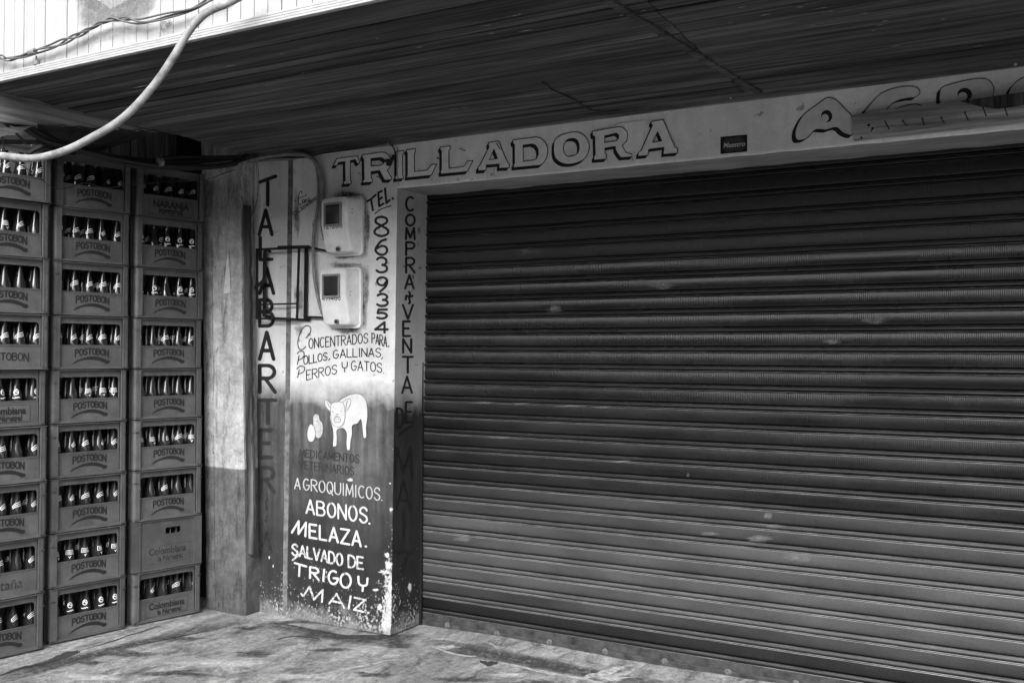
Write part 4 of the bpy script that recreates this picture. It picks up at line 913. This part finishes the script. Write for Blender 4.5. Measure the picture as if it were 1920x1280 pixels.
# ================================================================== METERS
def meter(label, px_r, y_t, y_b, num, numpx):
    """px_r = photo x of the flange's right edge on the wall; y_t/y_b flange top/bottom there"""
    a = on(px_r, y_t, FW); b = on(px_r, y_b, FW); W, H = .235, a.z-b.z; x1 = a.x; x0 = x1-W; zc = (a.z+b.z)/2
    t = thing('electricity_meter', label, 'electricity meter', (x0+W/2, YF, b.z), 'electricity meters on the pier')
    def rr(x0, z0, x1, z1, r_, n=5, mid=None):
        o = []
        for cx, cz, s in ((x1-r_, z1-r_, 0), (x0+r_, z1-r_, 90), (x0+r_, z0+r_, 180), (x1-r_, z0+r_, 270)):
            o += [(cx+r_*math.cos(R(s+90*i/n)), cz+r_*math.sin(R(s+90*i/n))) for i in range(n+1)]
            if mid and s in (90, 270): o.append((x0 if s == 90 else x1, mid))
        return o
    obj('flange', MB().plate(rr(x0, b.z, x1, a.z, .028), [], lambda u, v, d: (u, YF-.001-d, v), .018), M_METER, t, bevel=.004)
    # case: loft of rounded rectangles; the lower front slopes back
    mb = MB(); secs = []
    def dep(z, full): 
        s = (z-b.z)/H; return full*(1 if s > .52 else .62+.38*(s/.52))
    lv = [(.0, .010), (.35, .012), (.8, .016), (.93, .016), (.985, .019), (1.0, .026)]
    for f, ins in lv:
        ring = rr(x0+ins, b.z+ins+.002, x1-ins-.016*f, a.z-ins*.8, .024, 5, b.z+.52*H)
        secs.append([(u, YF-.018-(dep(v, .115)-.018)*f, v) for u, v in ring])
    n = len(secs[0]); mb.v = [p for s in secs for p in s]
    mb.f = [(k*n+i, k*n+(i+1) % n, (k+1)*n+(i+1) % n, (k+1)*n+i) for k in range(len(secs)-1) for i in range(n)]
    k0 = (len(secs)-1)*n; tri = tessellate_polygon([[Vector((p[0], p[2], 0)) for p in secs[-1]]]); 
    # front face with a crease at 52% height
    zc_ = b.z+.52*H; L = secs[-1]; top = [i for i, p in enumerate(L) if p[2] >= zc_-1e-6]; bot = [i for i, p in enumerate(L) if p[2] <= zc_+1e-6]
    mb.f.append(tuple(k0+i for i in top)); mb.f.append(tuple(k0+i for i in bot))
    body = obj('case', mb, M_METER, t, smooth=True)
    yw = YF-.115
    wx0 = x0+.040; wx1 = wx0+.126; wz1 = a.z-.042; wz0 = wz1-.132
    fr = obj('window_frame', MB().plate(rr(wx0, wz0, wx1, wz1, .008), [rr(wx0+.011, wz0+.011, wx1-.011, wz1-.011, .003)], lambda u, v, d: (u, yw-d, v), .009), M_MFRAME, t, bevel=.0015)
    obj('glass', MB().plate(rr(wx0+.012, wz0+.012, wx1-.012, wz1-.012, .003), [], lambda u, v, d: (u, yw-.001-d, v), .003), M_MGLASS, t)
    xc = (x0+x1)/2-.004
    obj('screw_recess', MB().lathe([(0,.004),(.010,.004),(.014,.012),(.016,0)], 12), M_MFRAME, t, local=True).matrix_local = Matrix.Translation(Vector((0, -.082, .035))) @ Matrix.Rotation(R(90), 4, 'X')
    obj('seal_screw', MB().lathe([(0,.012),(.006,.012),(.007,.002)], 8), M_IRON, t, local=True).matrix_local = Matrix.Translation(Vector((0, -.084, .035))) @ Matrix.Rotation(R(90), 4, 'X')
    # felt-pen number on the sloping front
    def mp(u, v, o):
        z = v; f = dep(z, .115); return (u, YF-.018-(f-.018)-.0012-o, z)
    z1_ = b.z+.50*H; ls = line(num, x0+.034, 0, 1, x0+.165, 0, 1, 0, .45)
    ls = [[(u, z1_+.008-v*.026) for u, v in l] for l in ls]
    obj('handwritten_number', strokes(MB(), ls, .0019, mp, 0), M_INK, t)
    for k in range(2):
        obj('vent_slot', MB().box((x1-.0275, YF-.085, a.z-.085-k*.02-(.0 if num[0] == '1' else .06)), (x1-.024, YF-.045, a.z-.078-k*.02-(.0 if num[0] == '1' else .06))), M_MFRAME, t)
    return t
meter('upper pale electricity meter box numbered 121280 on the pier', 684, 368, 479, '121280', None)
meter('lower pale electricity meter box numbered 471400 on the pier', 681, 501, 615, '471400', None)

# ================================================================== IRON BRACKET on the pier
br = thing('iron_bracket', 'black angle-iron bracket frame fixed over the painted letters left of the meters', 'bracket', on(525, 530, FW))
YB = YF-.055
def bar(x0, y0, x1, y1, Y, wpx, th, name='bar', th2=None):
    a = on(x0, y0, Yp(Y)); b = on(x1, y1, Yp(Y if th2 is None else th2)); d = (b-a).normalized(); 
    side = d.cross(Vector((0, 1, 0))).normalized()*(wpx/2/320)
    if side.length < 1e-5: side = Vector((0, 0, wpx/2/320))
    t = Vector((0, th, 0)); obj(name, MB().hexa([a-side, a+side, a+side+t, a-side+t, b-side, b+side, b+side+t, b-side+t]), M_IRON, br, bevel=.001)
bar(481,468,481,597,YB,5.5,.008); bar(560,464,556,597,YB,4.6,.008); bar(479,468,578,463,YB-.002,4.5,.006); bar(481,571,558,569,YB+.006,3.2,.004); bar(480,597,556,598,YB-.002,3.6,.006)
bar(496,470,495,594,YF-.018,8.5,.006); bar(574,462,572,598,YF-.018,8.5,.006)
bar(496,595,580,600,YF-.02,4.5,.005); bar(520,463,580,462,YF-.025,4.5,.005)
bar(575,463,616,471,YF-.03,4,.006); bar(572,594,612,595,YF-.03,4,.006); bar(477,540,497,523,YB-.004,7,.006)
for x_, y_ in ((497,470),(574,463),(497,592),(572,596)): bar(x_-2, y_, x_+2, y_+.1, YB, 4, YF-YB-.012, 'strut')

# ================================================================== NAILED PLANK on the lintel
q = [on(x, y, Yp(YF-.028)) for x, y in [(1600,264),(1960,225),(1960,172),(1890,178),(1830,187),(1740,197),(1660,207),(1598,216)]]
pk = obj('nailed_plank', MB().plate([(p.x, p.z) for p in q], [], lambda u, v, d: (u, YF-.002-d, v), .026), M_OFFCUT, bevel=.002)
tag(pk, 'raw wooden plank full of bent nails fixed over the right-hand sign letters', 'plank')
q = [on(x, y, Yp(YF-.040)) for x, y in [(1800,190),(1850,183),(1960,168),(1960,190),(1905,200),(1870,204),(1840,200)]]
o = obj('torn_splinter', MB().plate([(p.x, p.z) for p in q], [], lambda u, v, d: (u, YF-.030-d-(.02*max(0, u+.5)), v), .012), M_STRIPW, pk, bevel=.003)
for x0, y0, x1, y1 in [(785,430,818,490),(928,422,958,462),(1088,405,1103,460),(1245,398,1268,442),(1437,355,1463,418),(1585,315,1610,385),(1762,312,1785,378),(680,485,668,508),(590,560,588,574)]:
    a = on(1480+x1/4.364, 130+y1/4.364, Yp(YF-.029)); b = on(1480+x0/4.364, 130+y0/4.364, Yp(YF-.052))
    mb = MB().tube([a, a.lerp(b, .5), b], .0024, 6); mb.tube([b, b+(b-a).normalized()*.002], .0048, 8); obj('nail', mb, M_NAIL, pk)
a = on(1480+650/4.364, 130+458/4.364, Yp(YF-.0285)); obj('nail_hole', MB().tube([a, a+Vector((0, -.001, 0))], .006, 10), M_IRON, pk)
for i, (x0, y0, x1, y1) in enumerate([(1620,430,1690,540),(880,520,985,565),(430,705,465,725)]):
    a = on(780+x1/10.667, 230+y1/10.667, FW); b = on(780+x0/10.667, 230+y0/10.667, Yp(YF-.03))
    mb = MB().tube([a, b], .0024, 6); mb.tube([b, b+(b-a).normalized()*.002], .0045, 8)
    tag(obj('bent_nail', mb, M_NAIL), ['bent nail in the middle A of the big sign word', 'bent nail between the second L and the A of the big sign word', 'bent nail at the second L of the big sign word'][i], 'nail')
a = on(610+1110/10.667, 260+800/10.667, FW); b = on(610+1035/10.667, 260+755/10.667, Yp(YF-.03)); mb = MB().tube([a, b], .0024, 6); mb.tube([b, b+(b-a).normalized()*.002], .0045, 8)
tag(obj('bent_nail', mb, M_NAIL), 'bent nail under the first R of the big sign word', 'nail')

# ================================================================== CRATES AND BOTTLES
CW, CD, CH = .432, .30, .2905
def rrect(x0, z0, x1, z1, rt, rb=0, n=6):
    o = []
    for cx, cz, s, r_ in ((x1, z1, 0, rt), (x0, z1, 90, rt), (x0, z0, 180, rb), (x1, z0, 270, rb)):
        if r_ <= 0: o.append((cx, cz)); continue
        ccx = cx-r_ if cx == x1 else cx+r_; ccz = cz-r_ if cz == z1 else cz+r_
        o += [(ccx+r_*math.cos(R(s+90*i/n)), ccz+r_*math.sin(R(s+90*i/n))) for i in range(n+1)]
    return o
# local frame: x along the front 0..CW, y into the crate 0..CD, z up; front faces -y
PW = .040
WX0, WX1, WZ0, WZ1 = PW+.006, CW-PW-.006, .445*CH, .850*CH
fm = lambda y0: (lambda u, v, d: (u, y0-d, v))
def crate_parts(kind):
    g = {}
    mb = MB()
    mb.box((.006,.006,.004),(CW-.006,CD-.006,.012))
    mb.box((.008,CD-.012,.012),(CW-.008,CD-.008,CH-.004)); mb.box((.008,.014,.012),(.012,CD-.012,CH-.006)); mb.box((CW-.012,.014,.012),(CW-.008,CD-.012,CH-.006))
    g['body'] = mb
    if kind == 'old':
        holes = [rrect(.205, .200, .300, .236, .008, .008)]
        g['front_panel'] = MB().plate([(.03,.006),(CW-.03,.006),(CW-.03,CH-.004),(.03,CH-.004)], holes, fm(.010), .007)
        for x0 in (.0, CW-.05):
            g['corner_post' if x0 == 0 else 'corner_post+'] = MB().box((x0, -.004, .006), (x0+.05, .045, CH-.010))
        g['rim'] = MB().box((-.002,-.006,CH-.010),(CW+.002,CD,CH-.006)); g['base_rim'] = MB().box((.0,-.004,.0),(CW,CD,.006))
        for q in (): pass
    else:
        win = rrect(WX0, WZ0, WX1, WZ1, .022, .0)
        g['front_panel'] = MB().plate([(PW-.002,.006),(CW-PW+.002,.006),(CW-PW+.002,CH-.006),(PW-.002,CH-.006)], [win], fm(.011), .005)
        wo = rrect(WX0-.004, WZ0-.005, WX1+.004, WZ1+.004, .025, .0)
        g['window_border'] = MB().plate(wo, [win], fm(.007), .0045)
        # rounded hollow corner posts with ribs
        for sx in (1, -1):
            mb = MB(); ox = 0 if sx == 1 else CW
            pr = [(PW,.006),(PW,-.002),(.034,-.0025),(.034,.001),(.020,.001)]+[(.018-.017*math.sin(R(a)), .019-.018*math.cos(R(a))) for a in range(0, 91, 15)]+[(.001,.050),(-.0035,.050),(-.0035,.055),(.006,.055)]
            n = len(pr); vs = [(ox+sx*x, y, .008) for x, y in pr]+[(ox+sx*x, y, CH-.009) for x, y in pr]
            fs = [(i, (i+1) % n, n+(i+1) % n, n+i) for i in range(n)]
            mb.add(vs, fs if sx == 1 else [f[::-1] for f in fs])
            g['corner_post' if sx == 1 else 'corner_post+'] = mb
        def ring(nm, z0, z1, o, only_posts=False):
            mb = MB()
            segs = [(-o, PW) , (CW-PW, CW+o)] if only_posts else [(-o, CW+o)]
            for a, b in segs:
                mb.box((a+.012, -o, z0), (b-.012 if not only_posts or b > CW else b, .012, z1)) if not only_posts else mb.box((max(a+.010, -o), -o, z0), (min(b, CW-.010+0), .004, z1))
            mb.box((-o, .012, z0), (.010, CD-.012, z1)); mb.box((CW-.010, .012, z0), (CW+o, CD-.012, z1))
            # chamfered corners
            for s, c in ((1, -o), (-1, CW+o)):
                v = [(c+s*.0125, -o), (c+s*.030, -o), (c+s*.030, .012), (c+s*.012, .030), (c, .030), (c, .0125)]
                if s == -1: v = v[::-1]
                mb.add([(x, y, z0) for x, y in v]+[(x, y, z1) for x, y in v], [tuple(range(6))[::-1], tuple(range(6, 12))]+[(i, (i+1) % 6, 6+(i+1) % 6, 6+i) for i in range(6)])
            g[nm] = mb
        ring('rim', CH-.0095, CH-.0055, .0045); ring('base_rim', .0, .0045, .0045); ring('post_flange', .742*CH, .742*CH+.0035, .004, True)
        fl = g.pop('post_flange'); lo = [f for f in fl.f if all(fl.v[i][0] < CW/2 for i in f)]
        for nm, keep in (('post_flange', lo), ('post_flange+', [f for f in fl.f if f not in lo])):
            ids = sorted({i for f in keep for i in f}); mp_ = {i: k for k, i in enumerate(ids)}; g[nm] = MB().add([fl.v[i] for i in ids], [tuple(mp_[i] for i in f) for f in keep])
    return g
pl_front = lambda u, v, o: (u, .006-o-.0006, v)
def arch_word(txt, x0, x1, zb, h, archh, hw, tail=0):
    ls = line(txt, 0, 0, 1, 1, 0, 1, 0, .30); out = []
    for l in ls:
        out.append([])
        for u, v in l:
            vv = 1-v; b = zb+archh*(1-(2*u-1)**2); hh = h*(1-.18*(1-(2*u-1)**2))
            out[-1].append((x0+(x1-x0)*u, b+hh*vv))
    return out
pos_l = {}
mb = strokes(MB(), arch_word('POSTOBON', .130, .316, .066, .037, .014, .0028), .0041, pl_front, 0)
swo = c2([(.112,.028),(.125,.038),(.160,.055),(.205,.063),(.250,.060),(.290,.048),(.310,.036),(.325,.040),(.322,.052),(.305,.062)], 4)
sw_poly = [(.112,.026),(.135,.044),(.165,.056),(.205,.067),(.245,.068),(.280,.060),(.305,.049),(.320,.045),(.324,.036),(.315,.028),(.300,.028),(.285,.038),(.255,.047),(.220,.051),(.185,.050),(.150,.042),(.125,.030)]
mb.plate(c2(sw_poly, 3, True), [], lambda u, v, d: pl_front(u, v, .0012), 0)
mb.add([pl_front(.333+.002*math.cos(R(a)), .062+.002*math.sin(R(a)), .001) for a in range(0, 360, 60)], [tuple(range(6))])
mb.add([pl_front(.122+.002*math.cos(R(a)), .044+.002*math.sin(R(a)), .001) for a in range(0, 360, 60)], [tuple(range(6))])
pos_l['P'] = mb
pos_l['P2'] = strokes(MB(), arch_word('POSTOBON', .105, .330, .042, .042, .008, .003), .0033, pl_front, 0)
def boxed(txts, frame=True, y=.0, bold=.0016):
    mb = MB()
    for t, size, cx, z, sx in txts:
        m2 = text_mesh('t', t, size, None, None, lambda x, yy: (x*sx+cx, yy+z), bold); mb.add([(v[0], .006-.0016, v[1]) for v in [(q[0], q[1]) for q in m2.v]], m2.f)
    if frame:
        strokes(mb, [[(.085,.020),(.085,.108)],[(.085,.108),(.352,.108)],[(.352,.108),(.352,.020)],[(.352,.020),(.085,.020)]], .0010, pl_front, 0)
    return mb
pos_l['C'] = boxed([('Colombiana', .052, .218, .062, .88), ('la Nuestra!', .040, .235, .028, .85)])
pos_l['N'] = boxed([('NARANJA', .052, .218, .064, .98), ('POSTOBOL', .030, .218, .030, 1.0)], bold=.0028)
pos_l['O'] = boxed([('Colombiana', .056, .218, .088, .85), ('la Nuestra!', .042, .235, .048, .85)], False)
strokes(pos_l['O'], [[(.080,.036),(.080,.138)],[(.080,.138),(.360,.138)],[(.360,.138),(.360,.036)],[(.360,.036),(.080,.036)]], .0010, pl_front, 0)
pos_l['B'] = boxed([('Bretaña', .068, .215, .042, 1.0)], False)
meshes = {}
def share(name, key, mb, mat, parent, smooth=False, bevel=0):
    if key not in meshes:
        o = obj(name, mb, mat, parent, local=True, smooth=smooth); meshes[key] = o.data
    else:
        o = bpy.data.objects.new(name, meshes[key]); col.objects.link(o); o.parent = parent
    if bevel:
        b = o.modifiers.new('bevel', 'BEVEL'); b.width = bevel; b.segments = 2; b.limit_method = 'ANGLE'
    return o
PARTS = {'std': crate_parts('std'), 'old': crate_parts('old')}
def crate(kind, lettering, label, loc, ang):
    t = thing('bottle_crate', label, 'crate', loc, 'stacked bottle crates'); t.rotation_euler = (0, 0, ang)
    m_ = M_OLDCRATE if kind == 'old' else M_CRATE
    for nm, mb in PARTS[kind].items():
        o = share(nm.strip('+'), kind+nm, mb, m_, t, smooth=(nm[:11] == 'corner_post' and kind == 'std'), bevel=.001 if nm in ('front_panel', 'window_border', 'rim', 'base_rim') else 0)
        if kind == 'std' and nm in ('front_panel', 'window_border'): o.location.y = .010
    o = share('lettering', 'L'+lettering, pos_l[lettering], M_PRINT if lettering not in ('B', 'O') else M_PRINT_W, t)
    o.location.y = .010 if kind == 'std' else -.004
    return t
M_PRINT_W = letter_paint('worn_crate_print', .03, .3, .5)
# bottle: profile by (z, r)
def brad(z):
    P = [(0,.027),(.004,.030),(.05,.0305),(.115,.0305),(.135,.0285),(.155,.0245),(.175,.020),(.195,.0158),(.215,.0132),(.235,.0122),(.240,.0138),(.246,.0138),(.250,.0120)]
    for (a, r0), (b, r1) in zip(P, P[1:]):
        if z <= b: t = (z-a)/(b-a); return r0+(r1-r0)*t
    return P[-1][1]
zs = [0,.004,.02,.05,.09,.115,.125,.135,.145,.155,.165,.175,.185,.195,.205,.215,.225,.235,.240,.246,.250]
bot = MB().lathe([(0,.0)]+[(brad(z), z) for z in zs]+[(.0085,.250),(.0085,.235)]+[(max(.004, brad(z)-.0035), z) for z in reversed(zs[2:17])]+[(0,.010)], 20)
def wrap(ls, hw, k=.0006):
    hw *= 1.3
    def mp(u, v, o):
        r_ = brad(v)+k+o*.3; a = -math.pi/2+u/.026; return (r_*math.cos(a), r_*math.sin(a), v)
    dense = []
    for l in ls:
        q = []
        for (x0, y0), (x1, y1) in zip(l, l[1:]):
            n = max(1, int(math.hypot(x1-x0, y1-y0)/.004)); q += [(x0+(x1-x0)*i/n, y0+(y1-y0)*i/n) for i in range(n)]
        dense.append(q+[l[-1]])
    return strokes(MB(), dense, hw, mp, 0)
lab = {
 's': wrap([[(-.026,.158),(-.008,.172),(.012,.176),(.026,.180)],[(-.026,.150),(-.006,.163),(.014,.167),(.027,.171)],[(-.022,.145),(-.004,.155),(.016,.158),(.027,.162)],[(-.026,.158),(-.026,.150)],[(.026,.180),(.027,.162)]], .0011),
 'b': wrap([[(-.020,.148),(.020,.148)],[(-.020,.168),(.020,.168)],[(-.020,.148),(-.020,.168)],[(.020,.148),(.020,.168)],[(-.014,.155),(.014,.155)],[(-.014,.161),(.014,.161)],[(-.005,.136),(0,.132),(.006,.138)],[(0,.132),(0,.127)]], .0010),
 'c': wrap([arc(0,.163,.013,.013,0,360,16), c2([(-.012,.160),(-.003,.168),(.005,.160),(.012,.166)],3), [(-.015,.133),(-.005,.131)],[(-.003,.135),(.005,.133)],[(.007,.137),(.015,.134)]], .0016),
}
bot_mesh = None; lab_mesh = {}
def bottle(loc, rotz, style, label):
    global bot_mesh
    if bot_mesh is None: o = obj('glass_bottle', bot, M_GLASS, smooth=True); bot_mesh = o.data
    else: o = bpy.data.objects.new('glass_bottle', bot_mesh); col.objects.link(o)
    o.location = loc; o.rotation_euler = (random.uniform(-.02,.02), random.uniform(-.02,.02), rotz)
    tag(o, label, 'bottle', 'empty soda bottles in the crates')
    if style in lab:
        if style not in lab_mesh: c = obj('printed_label', lab[style], M_BPRINT, o, local=True); lab_mesh[style] = c.data
        else: c = bpy.data.objects.new('printed_label', lab_mesh[style]); col.objects.link(c); c.parent = o
    return o
# stacks: (front-left foot, front-right foot in photo pixels) measured on the ground
ordn = ['bottom', 'second', 'third', 'fourth', 'fifth', 'sixth', 'seventh', 'eighth', 'top']
cols_ = [('left', (-66, 1249), (85, 1214.5), ['P','B','P','P','C','P2','P','P','P'], ['s','s','s','s','c','s','n','b','s']),
         ('middle', (92, 1208.5), (240, 1176), ['P','P','P','P','P','P','P','P','P'], ['c','b','s','s','b','s','s','s','s']),
         ('right', (247, 1173.5), (376, 1146.5), ['C','O','P','P','P','P','P','P','N'], ['s','s','n','b','n','s','c','c','s'])]
nmz = {'P':'lettered POSTOBON over swoosh', 'P2':'lettered POSTOBON without a swoosh', 'C':'with boxed Colombiana la Nuestra! print', 'O':'with small hand hole', 'N':'lettered NARANJA', 'B':'with worn Bretaña lettering'}
pos_i = ['leftmost', 'second from left', 'middle', 'fourth from left', 'rightmost']
for cn, pa, pb, let, bst in cols_:
    A = on(*pa, FL); B_ = on(*pb, FL)
    ang = math.atan2(B_.y-A.y, B_.x-A.x)
    if cn == 'left': A = B_ - (B_-A).normalized()*CW
    for r_ in range(9):
        j = random.uniform(-.004, .004); ja = random.uniform(-.018, .018) if r_ else 0
        d = Vector((math.cos(ang), math.sin(ang), 0)); nr = Vector((-d.y, d.x, 0))
        loc = A+d*(j+.001*r_)+nr*random.uniform(-.004, .006); loc.z = .004+r_*CH
        kind = 'old' if let[r_] == 'O' else 'std'
        t = crate(kind, let[r_], f'bottle crate {nmz[let[r_]]}, {ordn[r_]} '+('one' if r_ in (0, 8) else 'from the floor')+f' in the {cn} stack', loc, ang+ja)
        dd = Vector((math.cos(ang+ja), math.sin(ang+ja), 0)); nn_ = Vector((-dd.y, dd.x, 0))
        for row in range(2):
            for i in range(5):
                if cn == 'left' and i == 0: continue
                if row == 1 and (cn == 'left' and i == 1): continue
                u = .052+i*.082+random.uniform(-.006, .006); v = .056+row*.056+random.uniform(-.003, .003)
                st_ = bst[r_] if random.random() < (.8 if row == 0 else .6) else random.choice(['n', 's'])
                rz = ang+ja+random.gauss(0, .45) if row == 0 else random.uniform(0, 6.28)
                p = loc+dd*u+nn_*v; p.z = loc.z+.0125
                w_ = 'front-row' if row == 0 else 'second-row'
                bottle(p, rz, st_, f'{pos_i[i]} {w_} bottle, {ordn[r_]} crate'+('' if r_ in (0, 8) else ' up')+f' in the {cn} stack')
# felt-pen note on one crate
